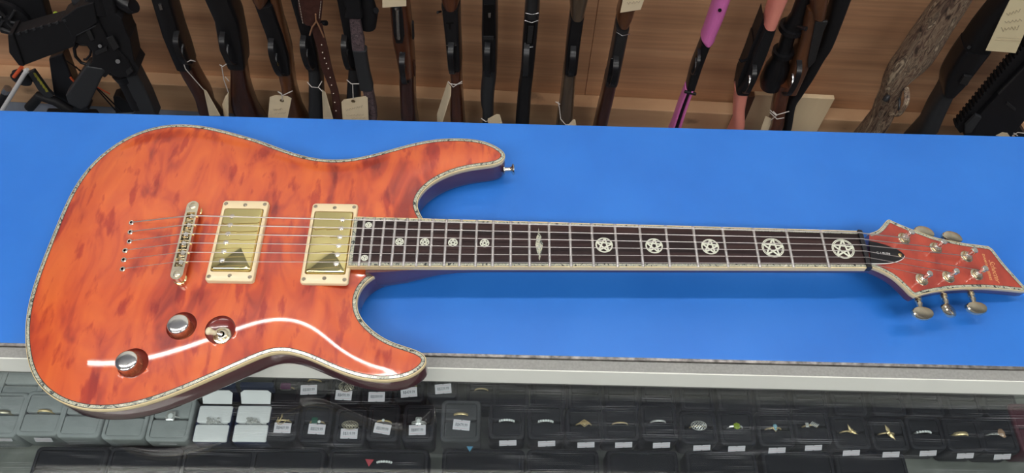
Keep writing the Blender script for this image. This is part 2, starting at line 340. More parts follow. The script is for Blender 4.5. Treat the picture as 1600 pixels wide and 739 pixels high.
# ------------------------------------------------------------------ the guitar
gt = thing('electric_guitar', 'red-orange quilted double cutaway electric guitar with abalone edging lying on the blue counter', 'guitar', (-560, 0, TZ))
ZE = -14.0; HP = 8.5
px_out = [(660.9,341.7),(653.2,329.9),(650.3,319.7),(651.8,310.6),(658.9,299.5),(669,289.3),(681.2,280.8),(697.4,272.7),(713.7,267),(729.9,262.9),(746.1,260.5),(762.4,258.9),(774.5,257.4),(782.7,253.8),(788.5,248.7),(790.8,243.6),(789,238.2),(783.7,233.5),(776.6,229),(766.4,223.3),(754.3,219.3),(738,216.8),(721.8,215.8),(705.5,215.8),(689.3,216.4),(673.1,218.3),(656.8,221.3),(640.6,224.8),(624.4,229.4),(608.1,234.5),(589.4,239.2),(569.1,244.4),(548.8,248.5),(528.6,250.0),(508.3,249.5),(488,247.1),(467.7,242.1),(447.4,235.3),(427.1,227.5),(413.5,222.2),(400,217.4),(389.4,214.5),(369.1,208.8),(348.8,203.2),(328.6,198.3),(308.3,194.9),(288,193.4),(267.7,193.8),(251.4,196),(235.2,199.9),(217.6,205.5),(204,211.3),(190.5,218.5),(173.5,229),(155.3,243.2),(139.1,258.9),(122.8,279.2),(109.3,302.4),(98.5,326.4),(87.7,352.4),(75,384.5),(63.0,414.4),(50.5,447),(42.5,478),(38.8,504),(38.6,524.4),(39.3,541.4),(41.4,558.5),(45.9,577),(52.9,592.6),(62.6,606),(76,618.1),(93.1,628.6),(112.6,636),(134.5,640.4),(156.4,641.6),(178.3,640.4),(200.3,637.3),(221.7,632),(243.3,625.5),(265,617.9),(286.6,609.2),(308.3,599.7),(330,590.4),(351.6,580.6),(373.3,571.3),(393,562),(411,554.3),(427.4,549.6),(441,548.7),(457.9,551.1),(476.8,556.8),(495.8,565.4),(514.7,574.3),(533.7,582.4),(552.6,588.7),(571.5,592.8),(590.5,595.1),(609.4,595.1),(628.4,592.4),(643.5,587.5),(656.8,579.6),(665.3,570.1),(668.1,562.5),(665.6,554.9),(656.8,548.6),(643.5,544),(628.4,539.8),(613.2,535),(600,528.8),(586.7,520),(575.3,510),(565.9,500.5),(559.6,489),(556.5,477),(557.3,464.5),(561.9,452),(570.1,440.9),(582.2,432),(591.7,427.2),(603.9,424.9)]
raw = np.array([at(x, y, ZE)[:2] for x, y in px_out])
for _ in range(2):                                       # light smoothing of the hand trace, ends kept
    raw[1:-1] = raw[1:-1]*.6+(raw[:-2]+raw[2:])*.2
edge = resample(catmull(raw, 5), 2.2)                    # the bound part of the outline
close = resample(np.array([edge[-1], edge[0]]), 4)[1:-1]
loop = np.vstack([edge, close])
if (np.roll(loop[:, 0], -1)*loop[:, 1]-loop[:, 0]*np.roll(loop[:, 1], -1)).sum() > 0: pass
area2 = ((loop[:, 0]*np.roll(loop[:, 1], -1)-np.roll(loop[:, 0], -1)*loop[:, 1])).sum()
SGN = 1 if area2 > 0 else -1                             # +1 when the loop runs counter-clockwise
def normals(P, closed=False):
    if closed: t = np.roll(P, -1, 0)-np.roll(P, 1, 0)
    else: t = np.gradient(P, axis=0)
    t /= np.linalg.norm(t, axis=1)[:, None]+1e-9
    return SGN*np.stack([-t[:, 1], t[:, 0]], 1)          # inward
nE = normals(edge)
nL = normals(loop, True)
# the carve: a smooth plateau that falls to a flat rim (screened relaxation on a grid)
G = 2.5; x0, y0 = loop.min(0)-10; nx = int((loop[:, 0].max()+10-x0)/G)+1; ny = int((loop[:, 1].max()+10-y0)/G)+1
gx = x0+G*np.arange(nx); gy = y0+G*np.arange(ny); XX, YY = np.meshgrid(gx, gy, indexing='ij'); PT = np.stack([XX.ravel(), YY.ravel()], 1)
def dist_in(P, L=loop):
    A = L; B = np.roll(L, -1, 0); D = B-A; best = np.full(len(P), 1e9)
    for a, d in zip(A, D):
        t = np.clip(((P-a)@d)/(d@d+1e-9), 0, 1); best = np.minimum(best, np.hypot(*(P-a-t[:, None]*d).T))
    ins = np.zeros(len(P), bool)
    for a, b in zip(A, B):
        c = (a[1] > P[:, 1]) != (b[1] > P[:, 1]); xi = a[0]+(P[:, 1]-a[1])/(b[1]-a[1]+1e-12)*(b[0]-a[0]); ins ^= c & (P[:, 0] < xi)
    return np.where(ins, best, -best)
DI = dist_in(PT).reshape(nx, ny)
DD = dist_in(PT, np.vstack([edge, [[edge[-1][0]+85, edge[-1][1]-2], [edge[-1][0]+85, edge[0][1]+2]]])).reshape(nx, ny)     # the carve ignores the neck end
LS = 18.0
UU = np.where(DD > 0, 1-np.exp(-DD/LS), 0.0); fixm = DD < 4.0
for _ in range(700):
    Nn = (np.roll(UU, 1, 0)+np.roll(UU, -1, 0)+np.roll(UU, 1, 1)+np.roll(UU, -1, 1)+(G/LS)**2)/(4+(G/LS)**2)
    UU = np.where(fixm, UU, Nn)
PROF = lambda u: HP*u**2.0
HH = PROF(np.clip(UU, 0, 1))
def height(x, y):
    fx = np.clip((x-x0)/G, 0, nx-2); fy = np.clip((y-y0)/G, 0, ny-2); i = fx.astype(int) if hasattr(fx, 'astype') else int(fx); j = fy.astype(int) if hasattr(fy, 'astype') else int(fy)
    a = fx-i; b = fy-j
    return ZE+(HH[i, j]*(1-a)*(1-b)+HH[i+1, j]*a*(1-b)+HH[i, j+1]*(1-a)*b+HH[i+1, j+1]*a*b)
def surf_h(x, y): return float(height(np.array([x]), np.array([y]))[0])
def on_body(px, py, dz=0.0):
    z = -6.0
    for _ in range(8):
        p = at(px, py, z); z = surf_h(p[0], p[1])+dz
    return at(px, py, z)
WELLS = [(on_body(283.5, 509), 13.6), (on_body(207.5, 567), 13.6), (on_body(344, 515), 13.6)]
sel = DI.ravel() > 5.2
ipts = []
for (x, y), ok in zip(PT, sel):
    if ok and all(math.hypot(x-c[0], y-c[1]) > r+1.6 for c, r in WELLS): ipts.append((x, y))
rim = [tuple(p+n*.6) for p, n in zip(loop, nL)]; rim2 = [tuple(p+n*4.0) for p, n in zip(resample(loop, 4.4, True), normals(resample(loop, 4.4, True), True))]
wp = []; NW = 40
for c, r in WELLS:
    for rr in (r, r-.5, r-2, r-4.5, r-8, r-12):
        wp += [(c[0]+rr*math.cos(q), c[1]+rr*math.sin(q)) for q in np.linspace(0, 2*math.pi, NW, endpoint=False)]
allp = [Vector(p) for p in rim+rim2+ipts+wp]; nr = len(rim)
vo, eo, fo, *_ = geometry.delaunay_2d_cdt(allp, [(i, (i+1) % nr) for i in range(nr)], [], 1, 1e-4)
xa = np.array([v.x for v in vo]); ya = np.array([v.y for v in vo]); za = height(xa, ya)
wi = np.zeros(len(xa), int)
for c, r in WELLS:
    d = np.hypot(xa-c[0], ya-c[1]); inn = d < r-.05
    t = np.clip((r-d)/r, 0, 1); za = np.where(inn, c[2]-.6-3.6*np.sqrt(np.clip(t*1.6, 0, 1)), za); wi[d < r+.02] = 1
mb = MB()
for f in fo:
    mb.cur = 1 if all(wi[i] for i in f) else 0
    mb.f.append(tuple(f)); mb.mi.append(mb.cur)
mb.v = list(zip(xa, ya, za)); mb.build('body_top', [M['maple'], M['well']], gt, angle=50)
# back and sides
SIDE = [(.15, ZE-5.6), (.0, ZE-9), (0, -40), (1.2, -44.5), (4.0, -48.2), (8.5, TZ+.15)]
mb = MB(); rings_ = []
for off, z in [(.6, ZE-.35), (.4, ZE-1)]+SIDE: rings_.append([(p[0]+n[0]*off, p[1]+n[1]*off, z) for p, n in zip(loop, nL)])
mb.rings(rings_, cap=False)
bl = [Vector((p[0]+n[0]*8.5, p[1]+n[1]*8.5)) for p, n in zip(loop, nL)]
v2, e2, f2, *_ = geometry.delaunay_2d_cdt(bl, [(i, (i+1) % len(bl)) for i in range(len(bl))], [], 1, 1e-4)
mb.add([(v.x, v.y, TZ+.15) for v in v2], [tuple(f) for f in f2]); mb.build('body', M['side'], gt, angle=60)
def strip(P, N, o1, o2, zf, lift):
    mb = MB(); n = len(P); vs = []
    for p, q in zip(P, N):
        for o in (o1, o2):
            a = p+q*o; vs.append((a[0], a[1], zf(a[0], a[1])+lift))
    mb.add(vs, [(2*i, 2*i+1, 2*i+3, 2*i+2) for i in range(n-1)]); return mb
zb = lambda x, y: max(surf_h(x, y), ZE)
strip(edge, nE, 1.25, 3.95, zb, .14).build('abalone_edging', M['shell'], gt)
mb = strip(edge, nE, .8, 1.35, zb, .2); k = strip(edge, nE, 3.85, 4.5, zb, .2); mb.add(k.v, k.f); mb.build('purfling', M['purfling'], gt)
prof = [(1.0, .18), (.55, .16), (.15, -.05), (-.05, -.5), (-.1, -3), (-.05, -5.4), (.2, -5.8), (1.0, -5.8)]
mb = MB(); mb.rings([[(p[0]+n[0]*o, p[1]+n[1]*o, ZE+z) for o, z in prof] for p, n in zip(edge, nE)]); mb.build('body_binding', M['cream'], gt, angle=60)

# neck and fretboard ------------------------------------------------
S = 647.7
def fretx(n): return -(S-S/2**(n/12))
def hw(x): return 21.0+(28.0-21.0)*(-x)/486.0
XE = -497.0
mb = MB(); rs = []
for x, bot, wmul in [(6, -19, 1), (0, -20, 1), (-40, -20.5, 1), (-200, -21.5, 1), (-370, -23, 1), (-395, -25, 1), (-412, -30, 1), (-428, -38, 1.01), (-443, -44.5, 1.04), (-462, -47.5, 1.10), (-480, -47.5, 1.14)]:
    h = hw(x)*wmul-.4; r = []
    flat = min(1, max(0, (-x-380)/70))
    for q in np.linspace(0, math.pi, 15):
        e = .75-.35*flat
        cx, sx = math.cos(q), math.sin(q)
        r.append((x, h*math.copysign(abs(cx)**e, cx), -6.2-(-6.2-bot)*abs(sx)**e))
    rs.append(r)
mb.rings(rs); mb.build('neck', M['side'], gt, angle=60)
mb = MB(); mb.add([(0, -hw(0)+1.2, .0), (0, hw(0)-1.2, .0), (XE+.8, hw(XE)-1.2, 0), (XE+.8, -hw(XE)+1.2, 0), (0, -hw(0)+1.2, -6), (0, hw(0)-1.2, -6), (XE+.8, hw(XE)-1.2, -6), (XE+.8, -hw(XE)+1.2, -6)], [(0, 1, 2, 3), (7, 6, 5, 4), (0, 4, 5, 1), (2, 6, 7, 3), (1, 5, 6, 2), (0, 3, 7, 4)])
fb = mb.build('fretboard', M['rosewood'], gt, smooth=False)
mb = MB()
for sgn in (1, -1): mb.prism([(0, sgn*hw(0)), (0, sgn*(hw(0)-1.1)), (XE, sgn*(hw(XE)-1.1)), (XE, sgn*hw(XE))], -6.1, .06, lambda x, y, h: (x, y, h))
mb.prism([(XE, hw(XE)), (XE+1, hw(XE)), (XE+1, -hw(XE)), (XE, -hw(XE))], -6.1, .05, lambda x, y, h: (x, y, h))
mb.build('fretboard_binding', M['cream'], gt, smooth=False)
mb = MB()
def flat(mb, pts, z): mb.add([(x, y, z) for x, y in pts], [tuple(range(len(pts)))])
for sgn in (1, -1): flat(mb, [(0, sgn*(hw(0)-1.2)), (0, sgn*(hw(0)-3.7)), (XE+1.2, sgn*(hw(XE)-3.7)), (XE+1.2, sgn*(hw(XE)-1.2))], .10)
flat(mb, [(XE+1.4, hw(XE)-1.2), (XE+4.6, hw(XE)-1.2), (XE+4.6, -hw(XE)+1.2), (XE+1.4, -hw(XE)+1.2)], .12); mb.build('fretboard_edging', M['shell'], gt, smooth=False)
mb = MB()
for sgn in (1, -1):
    for o in (1.0, 3.7): flat(mb, [(0, sgn*(hw(0)-o)), (0, sgn*(hw(0)-o-.3)), (XE+1, sgn*(hw(XE)-o-.3)), (XE+1, sgn*(hw(XE)-o))], .16)
flat(mb, [(XE+4.6, hw(XE)-1), (XE+5.0, hw(XE)-1), (XE+5.0, -hw(XE)+1), (XE+4.6, -hw(XE)+1)], .17)
mb.build('fretboard_purfling', M['purfling'], gt, smooth=False)
for n in range(1, 25):
    x = fretx(n); h = hw(x)-.5; mb = MB(); rs = []
    for y, k in [(-h-.1, .35), (-h+.3, .9), (-h+1.0, 1), (h-1.0, 1), (h-.3, .9), (h+.1, .35)]:
        rs.append([(x+1.4*math.cos(q), y, .1+1.15*k*math.sin(q)) for q in np.linspace(0, math.pi, 9)])
    mb.rings(rs); mb.build('fret', M['fret'], gt, angle=70)
def star_inlay(cx, cy, R, stroke, rot=.0, small=False):
    mb = MB(); z = .13
    def annulus(r1, r2):
        n = 48; vs = []
        for i in range(n):
            q = 2*math.pi*i/n; vs += [(cx+r1*math.cos(q), cy+r1*math.sin(q), z), (cx+r2*math.cos(q), cy+r2*math.sin(q), z)]
        mb.add(vs, [(2*i, 2*i+1, (2*i+3) % (2*n), (2*i+2) % (2*n)) for i in range(n)])
    if small: annulus(R-stroke*1.2, R)
    else: annulus(R*.90, R*.985); annulus(R*.80, R*.865) if R > 10 else annulus(R*.82, R*.92)
    tips = [(cx+R*.97*math.cos(rot+i*2*math.pi/5), cy+R*.97*math.sin(rot+i*2*math.pi/5)) for i in range(5)]
    for i in range(5):
        a = np.array(tips[i]); b = np.array(tips[(i+2) % 5]); t = (b-a)/np.linalg.norm(b-a); nn = np.array([-t[1], t[0]])*stroke/2
        if small: segs = [(0, 1)]
        else: segs = [(0, .335), (.41, 1)]                 # each band passes under the next
        L = np.linalg.norm(b-a)
        for s0, s1 in segs:
            p, q = a+t*L*s0, a+t*L*s1; mb.add([(*(p-nn), z+.01*i), (*(q-nn), z+.01*i), (*(q+nn), z+.01*i), (*(p+nn), z+.01*i)], [(0, 1, 2, 3)])
    return mb.build('star_inlay', M['inlay'], gt, smooth=False)
R_big = {1: 11.2, 3: 11.0, 5: 8.8, 7: 8.6, 9: 8.6}
for n, R in R_big.items(): star_inlay((fretx(n)+fretx(n-1))/2-.3, 0, R, R*.155 if R > 10 else R*.19, rot=1.45)
for n, R in {15: 4.6, 17: 4.6, 19: 4.5, 21: 4.1}.items(): star_inlay((fretx(n)+fretx(n-1))/2, 0, R, R*.20, rot=1.57, small=True)
for sgn in (1, -1): star_inlay((fretx(24)+fretx(23))/2-.2, sgn*18.5, 3.3, .75, rot=1.57, small=True)
dl = [(1288,140),(1296,185),(1312,215),(1310,240),(1325,270),(1318,310),(1312,350),(1301,356),(1305,380),(1295,412),(1289,390),(1291,368),(1277,345),(1262,280),(1269,240),(1270,215),(1282,190)]
mb = MB(); pts = [at(600+a/5.333, 330+b/5.333, .1)[:2] for a, b in dl]; mb.prism([tuple(p) for p in pts], .05, .14, lambda x, y, h: (x, y, h)); mb.build('shell_inlay', M['shell'], gt, smooth=False)
# nut
mb = MB(); mb.prism([(-.3, -6.3), (5.4, -6.3), (5.4, .3), (3.6, 2.0), (-.3, 2.6)], -21.2, 21.2, lambda x, z, h: (x, h, z)); mb.build('nut', M['nut'], gt, smooth=False, bevel=.5)

# headstock -----------------------------------------------------------
TA = math.radians(10); HS = np.array([math.cos(TA), 0, -math.sin(TA)]); HNn = np.array([math.sin(TA), 0, math.cos(TA)]); HY = np.array([0, 1., 0]); HQ = np.array([4., 0, -3.])
HAX = [HS, HY, HNn]
def H(s, t, n=0.0): return HQ+HS*s+HY*t+HNn*n
def hp(px, py, n=0.0):
    p = onplane(px, py, HQ+HNn*n, HNn)-HQ; return np.array([p@HS, p@HY])
far = [(1358,364.6),(1366,362.2),(1372.5,358.8),(1378.5,353.3),(1382.5,348.3),(1386.2,343.9)]
fedge = [(1389.5,343.0),(1401,348.3),(1417.2,355.2),(1437.5,362.5),(1459.8,370.3),(1483.3,375.4),(1504.9,379.6),(1526.6,382.4),(1544,384.6)]
ftip = [(1551,389.5),(1558,398.5),(1567.7,411.2),(1578.6,423.6),(1591.5,437.8),(1607,454.5)]
nedge = [(1600,455.2),(1585,453.5),(1569.9,452.1),(1548.2,450.4),(1526.6,450),(1504.9,450.4),(1483.3,452.1),(1461.7,455.4),(1445,459),(1431,463.3)]
ncorner = [(1424,459),(1411,445.7),(1396.9,433.6),(1380.6,424.4),(1366.4,418.6),(1358,417)]
segs = [far, fedge, ftip, nedge, ncorner]; hl = []
for sg in segs:
    c = catmull([hp(*p) for p in sg], 5); hl += list(c)
hl = [p for i, p in enumerate(hl) if i == 0 or np.linalg.norm(p-hl[i-1]) > .4]; hl = np.array(hl)
def offs(P, d):
    """mitred inward offset of an open line (clockwise run: inward is to the right)"""
    out = []
    for i in range(len(P)):
        a = P[i]-P[i-1] if i else P[1]-P[0]; b = P[i+1]-P[i] if i < len(P)-1 else P[-1]-P[-2]
        a = a/np.linalg.norm(a); b = b/np.linalg.norm(b); na = np.array([a[1], -a[0]]); nb = np.array([b[1], -b[0]]); m = na+nb; m /= np.linalg.norm(m)
        out.append(P[i]+m*d/max(.45, m@na))
    return np.array(out)
hi0 = offs(hl, .3)
v3, e3, f3, *_ = geometry.delaunay_2d_cdt([Vector(p) for p in hi0], [(i, (i+1) % len(hi0)) for i in range(len(hi0))], [], 1, 1e-4)
mb = MB(); mb.add([H(v.x, v.y, 0) for v in v3], [tuple(f) for f in f3]); mb.build('headstock_face', M['maple_head'], gt, smooth=False, fix=False)
mb = MB(); mb.rings([[H(p[0], p[1], n) for p in offs(hl, o)] for o, n in [(.6, -.2), (.35, -4.3), (.35, -11.5), (1.5, -13.2)]], cap=False)
hb = offs(hl, 1.5); v3, e3, f3, *_ = geometry.delaunay_2d_cdt([Vector(p) for p in hb], [(i, (i+1) % len(hb)) for i in range(len(hb))], [], 1, 1e-4)
mb.add([H(v.x, v.y, -13.2) for v in v3], [tuple(f) for f in f3]); mb.build('headstock', M['side'], gt, angle=40)
mb = MB(); mb.rings([[H(*p, n) for p, n in zip(q, nn)] for q, nn in zip(np.stack([offs(hl, o) for o in (.9, .1, 0, 0, .3, .9)], 1), [(.12, .1, -.3, -4.2, -4.6, -4.6)]*len(hl))]); mb.build('headstock_binding', M['cream'], gt, angle=50)
def hstrip(o1, o2, n):
    a, b = offs(hl, o1), offs(hl, o2); mb = MB(); vs = []
    for p, q in zip(a, b): vs += [H(*p, n), H(*q, n)]
    mb.add(vs, [(2*i, 2*i+1, 2*i+3, 2*i+2) for i in range(len(a)-1)]); return mb
hstrip(1.0, 3.6, .14).build('headstock_edging', M['shell'], gt, smooth=False, fix=False)
mb = hstrip(.7, 1.05, .18); k = hstrip(3.55, 3.95, .18); mb.add(k.v, k.f); mb.build('headstock_purfling', M['purfling'], gt, smooth=False, fix=False)
tc_px = [(1358,376.5),(1374,380),(1390.8,385.8),(1402,390.3),(1409,395),(1413.2,400),(1409,405.4),(1401,409),(1390.8,411.3),(1378,412.2),(1361,412.2)]
tp = [tuple(p) for p in catmull([hp(*p, 1.2) for p in tc_px], 4)]
mb = MB(); mb.prism(tp, 0, 1.6, lambda a, b, h: H(a, b, h)); tcv = mb.build('truss_rod_cover', M['cover_black'], gt, smooth=False)
mb = MB(); e = tp[5*4:]; mb.tube([H(a, b, 1.3) for a, b in e], .45, 6); mb.build('white_bevel', M['white_print'], tcv)
sp = hp(1406.2, 398.4, 1.6); mb = MB(); mb.lathe(H(*sp, 1.5), [(2.0, 0), (2.0, .5), (1.4, .9), (.1, 1.0)], HAX, 16); mb.build('cover_screw', M['gold'], tcv)
c0 = hp(1367.6, 394.9, 1.7); c1 = hp(1393, 397.4, 1.7); cc = (c0+c1)/2; dv = (c1-c0)/np.linalg.norm(c1-c0); up = np.array([-dv[1], dv[0]])
text_part('cover_lettering', 'C-1 ELITE', 3.5, M['white_print'], tcv, lambda x, y: H(*(cc+dv*x+up*y), 1.72), xs=1.05, bold=.06)
c0 = hp(1546.4, 402.5); c1 = hp(1560.5, 444.5); cc = (c0+c1)/2; dv = (c1-c0)/np.linalg.norm(c1-c0); up = np.array([-dv[1], dv[0]])
# flowing signature-like lettering
text_part('logo_lettering', 'Schecter', 8.2, M['logo'], gt, lambda x, y: H(*(cc+dv*x+up*y*1.05), .22), shear=.45, xs=.93, spacing=.95)
c0 = hp(1534.8, 393.5); c1 = hp(1549.3, 441.5); cc = (c0+c1)/2; dv = (c1-c0)/np.linalg.norm(c1-c0); up = np.array([-dv[1], dv[0]])
text_part('logo_lettering', 'DIAMOND SERIES', 3.9, M['logo'], gt, lambda x, y: H(*(cc+dv*x+up*y), .22), xs=1.0, bold=.08)
# tuners: post base pixel, button pixel, button turned, windings
tun = [((1412, 372.8), (1443, 365.5), 0, 5), ((1461.6, 387.8), (1487, 373.5), 0, 1), ((1509.7, 401), (1530, 400), 2, 1), ((1439.8, 437), (1440.3, 487.4), 0, 1), ((1481.2, 433), (1481.5, 483), 1, 1), ((1525.5, 429), (1524.3, 479.5), 0, 1)]
POST = []
for pb, bb, turn, wraps in tun:
    p = hp(*pb); sg = 1 if p[1] > -2 and pb[1] < 410 else -1
    mach = MB(); mach.lathe(H(*p, 0), [(6.6, 0), (6.6, .7), (5.9, 1.1), (4.6, 1.2)], HAX, 28); mt = mach.build('tuner', M['gold_worn'], gt)
    mb = MB(); mb.lathe(H(*p, 1.1), [(5.0, 0), (5.0, 1.9), (4.4, 2.4), (3.3, 2.4)], HAX, 6); mb.build('hex_nut', M['gold_worn'], mt, angle=20)
    mb = MB(); mb.lathe(H(*p, 2), [(3.1, 0), (3.1, 2.2), (2.1, 3.2), (2.1, 7.0), (3.2, 8.0), (3.2, 11.2), (2.6, 11.8), (.2, 11.9)], HAX, 20); mb.build('post', M['chrome'], mt)
    mb = MB(); mb.tube([H(p[0]+2.35*math.cos(q), p[1]+2.35*math.sin(q), 4.6+.62*q/6.283*(.9 if wraps > 1 else .8)) for q in np.linspace(0, 6.283*(wraps+.3), 14*wraps+6)], .34, 6); mb.build('string_winding', M['string'], mt)
    POST.append((p, sg))
    BN = -9.5; b = hp(*bb, BN); dirv = np.array([.10, 1.0]) if sg > 0 else np.array([.02, -1.0])
    dirv /= np.linalg.norm(dirv); e0 = b-dirv*26
    # shaft with two collars
    ax3 = HS*dirv[0]+HY*dirv[1]; sA = np.cross(HNn, ax3); fr_ = [sA, HNn, ax3]
    L = np.linalg.norm(b-e0); mb = MB()
    prof = [(2.2, 0), (2.2, L-16), (3.4, L-15.6), (3.4, L-14.2), (2.3, L-14), (2.3, L-13.2), (3.4, L-13), (3.4, L-11.8), (2.2, L-11.5), (2.2, L-9.5), (3.0, L-9.3), (2.4, L-6.5), (1.5, L-4)]
    mb.lathe(H(*e0, BN), prof, fr_, 18); mb.build('tuner_shaft', M['gold_worn'], mt)
    if turn == 2: continue
    pl = sA; th = HNn
    if turn == 1: pl, th = (sA*math.cos(.5)-HNn*math.sin(.5)), (HNn*math.cos(.5)+sA*math.sin(.5))
    out = []
    for q in np.linspace(0, 2*math.pi, 36, endpoint=False):      # kidney outline
        a = 11.2*math.copysign(abs(math.cos(q))**.92, math.cos(q)); bb_ = 7.6*math.sin(q)
        if bb_ < 0: bb_ *= .72
        out.append((a, bb_+.8))
    C0 = H(*b, BN); mb = MB(); rs = []
    for k, h in [(.80, -2.9), (.93, -2.6), (1, -1.6), (1, 1.6), (.93, 2.6), (.80, 2.9)]:
        rs.append([C0+pl*x*k+ax3*y*k+th*h for x, y in out])
    mb.rings(rs); mb.build('tuner_button', M['gold_worn'], mt, angle=35)

# pickups -------------------------------------------------------------
def rrect(hx, hy, r, n=6):
    o = []
    for cx, cy, a0 in [(hx-r, hy-r, 0), (-hx+r, hy-r, 90), (-hx+r, -hy+r, 180), (hx-r, -hy+r, 270)]:
        for k in range(n+1):
            a = math.radians(a0+90*k/n); o.append((cx+r*math.cos(a), cy+r*math.sin(a)))
    return o
def screw(mb, c, r, h=.7): mb.lathe(c, [(r, -.5), (r, h*.5), (r*.8, h), (.1, h*1.05)], None, 16)
def pickup(name, cx, ztop, pole_dx, zc, ringh):
    mb = MB(); O = rrect(22.6, 45.3, 3.2); rs = []
    for k, z in [(0, ztop-ringh), (0, ztop-1.3), (.45, ztop-.45), (1.3, ztop)]: rs.append([(cx+a*(1-k/22.6), b*(1-k/45.3), z) for a, b in O])
    I = rrect(19.3, 35.6, 2.0); rs.append([(cx+a, b, ztop) for a, b in I]); rs.append([(cx+a, b, ztop-ringh) for a, b in I])
    mb.rings(rs, cap=False); pr_ = mb.build(name, M['ring_cream'], gt, angle=35)
    for sx in (-1, 1):
        for sy in (-1, 1):
            mb = MB(); screw(mb, (cx+sx*19.1, sy*41, ztop), 1.9); mb.build('ring_screw', M['screw'], pr_)
    for sy in (-1, 1): mb = MB(); screw(mb, (cx, sy*39.8, ztop), 1.9); mb.build('height_screw', M['screw'], pr_)
    mb = MB(); C_ = rrect(18.7, 35.0, 3.0); rs = []
    for k, z in [(0, ztop-ringh+.5), (0, zc-1.6), (.5, zc-.5), (1.5, zc-.02)]: rs.append([(cx+a*(1-k/18.7), b*(1-k/35.), z) for a, b in C_])
    mb.rings(rs, cap=True); mb.build('pickup_cover', M['gold_cover'], pr_, angle=35)
    for i in range(6):
        mb = MB(); c = (cx+pole_dx, -24.8+9.92*i, zc); mb.lathe(c, [(2.6, -.4), (2.6, .15), (2.1, .2), (2.1, .55), (1.6, .85), (.1, .9)], None, 18); mb.box((c[0], c[1], zc+.9), (3.2, .55, .12)); mb.build('pole_piece', M['chrome'], pr_)
pickup('bridge_pickup_ring', -605.1, -.2, -9.6, 2.0, 6.4)
pickup('neck_pickup_ring', -517.1, -2.6, 9.6, -1.0, 4.2)

# bridge --------------------------------------------------------------
bz = 5.6; b0 = at(301, 321.7, bz); b1 = at(276.1, 427.8, bz); bc = (b0+b1)/2; bd = (b0-b1)[:2]/np.linalg.norm((b0-b1)[:2]); bn = np.array([bd[1], -bd[0]])    # bn towards the neck
def B(u, v, z): return np.array([bc[0]+bd[0]*u+bn[0]*v, bc[1]+bd[1]*u+bn[1]*v, z])
hlB = np.linalg.norm((b0-b1)[:2])/2
mb = MB(); O = []
for k in range(13): a = math.pi*k/12; O.append((hlB+5.8*math.sin(a), 5.8*math.cos(a)))
for k in range(13): a = math.pi*k/12; O.append((-hlB-5.8*math.sin(a), -5.8*math.cos(a)))
hole = [(hlB-7.5, 3.9), (hlB-7.5, -3.9), (-hlB+7.5, -3.9), (-hlB+7.5, 3.9)]
vo, eo, fo, *_ = geometry.delaunay_2d_cdt([Vector(p) for p in O+hole], [(i, (i+1) % 26) for i in range(26)]+[(26+i, 26+(i+1) % 4) for i in range(4)], [], 1, 1e-4)
fs = []
for f in fo:
    c = sum((vo[i] for i in f), Vector((0, 0)))/len(f)
    if not (abs(c.x) < hlB-7.6 and abs(c.y) < 3.8): fs.append(tuple(f))
mb.add([B(v.x, v.y, bz) for v in vo], fs); mb.rings([[B(u, v, z) for u, v in O] for z in (bz, bz-6.6)], cap=False); mb.rings([[B(u, v, z) for u, v in hole] for z in (bz, bz-4.5, )], cap=False)
mb.add([B(u, v, bz-4.5) for u, v in hole], [(0, 1, 2, 3)]); mb.add([B(u, v, bz-6.6) for u, v in O], [tuple(range(26))])
br = mb.build('bridge', M['gold_worn'], gt, angle=40)
SADD = []
spx = [(301.5, 336), (295, 350.2), (291, 365.3), (284.5, 379), (283, 394.5), (281.2, 409.3)]
for i in range(6):
    u = 25.6-10.25*i; v = [1.0, .2, -.6, -.6, .4, .6][i]
    mb = MB(); mb.prism([(-3.2, -2.4), (3.2, -2.4), (3.2, -.6), (.5, 1.3), (-.5, 1.3), (-3.2, -.6)], u-2.3, u+2.3, lambda a, z, h, v=v: B(h, v+a*.8, bz+z)); mb.build('saddle', M['chrome'], br, smooth=False, bevel=.2)
    mb = MB(); mb.tube([B(u+3.6, -3.6, bz-1.5), B(u+3.6, 3.6, bz-1.5)], .9, 8); mb.build('saddle_screw', M['gold'], br)
    mb = MB(); mb.lathe(B(u+1.2, 5.7, bz-2.6), [(1.5, 0), (1.5, .9), (1.1, 1.3), (.1, 1.4)], [np.array([bd[0], bd[1], 0]), np.array([0, 0, 1.]), np.array([bn[0], bn[1], 0])], 12); mb.build('saddle_screw_head', M['gold'], br)
    SADD.append(B(u, v, bz+1.4))
for sg in (1, -1):
    mb = MB(); c = B(sg*hlB, 0, bz); mb.lathe(c, [(3.2, -.3), (3.2, .3), (2.8, .55), (.1, .6)], None, 20); mb.box((c[0], c[1], bz+.6), (1.0, 5.2, .1)); mb.build('post_screw', M['gold_worn'], br)
    g = surf_h(c[0], c[1]); mb = MB(); mb.lathe((c[0], c[1], g), [(6.2, .1), (6.2, 1.6), (5.2, 2.3), (4.4, 2.6), (4.4, bz-6.4-g)], None, 28); mb.build('bridge_post', M['gold'], br)
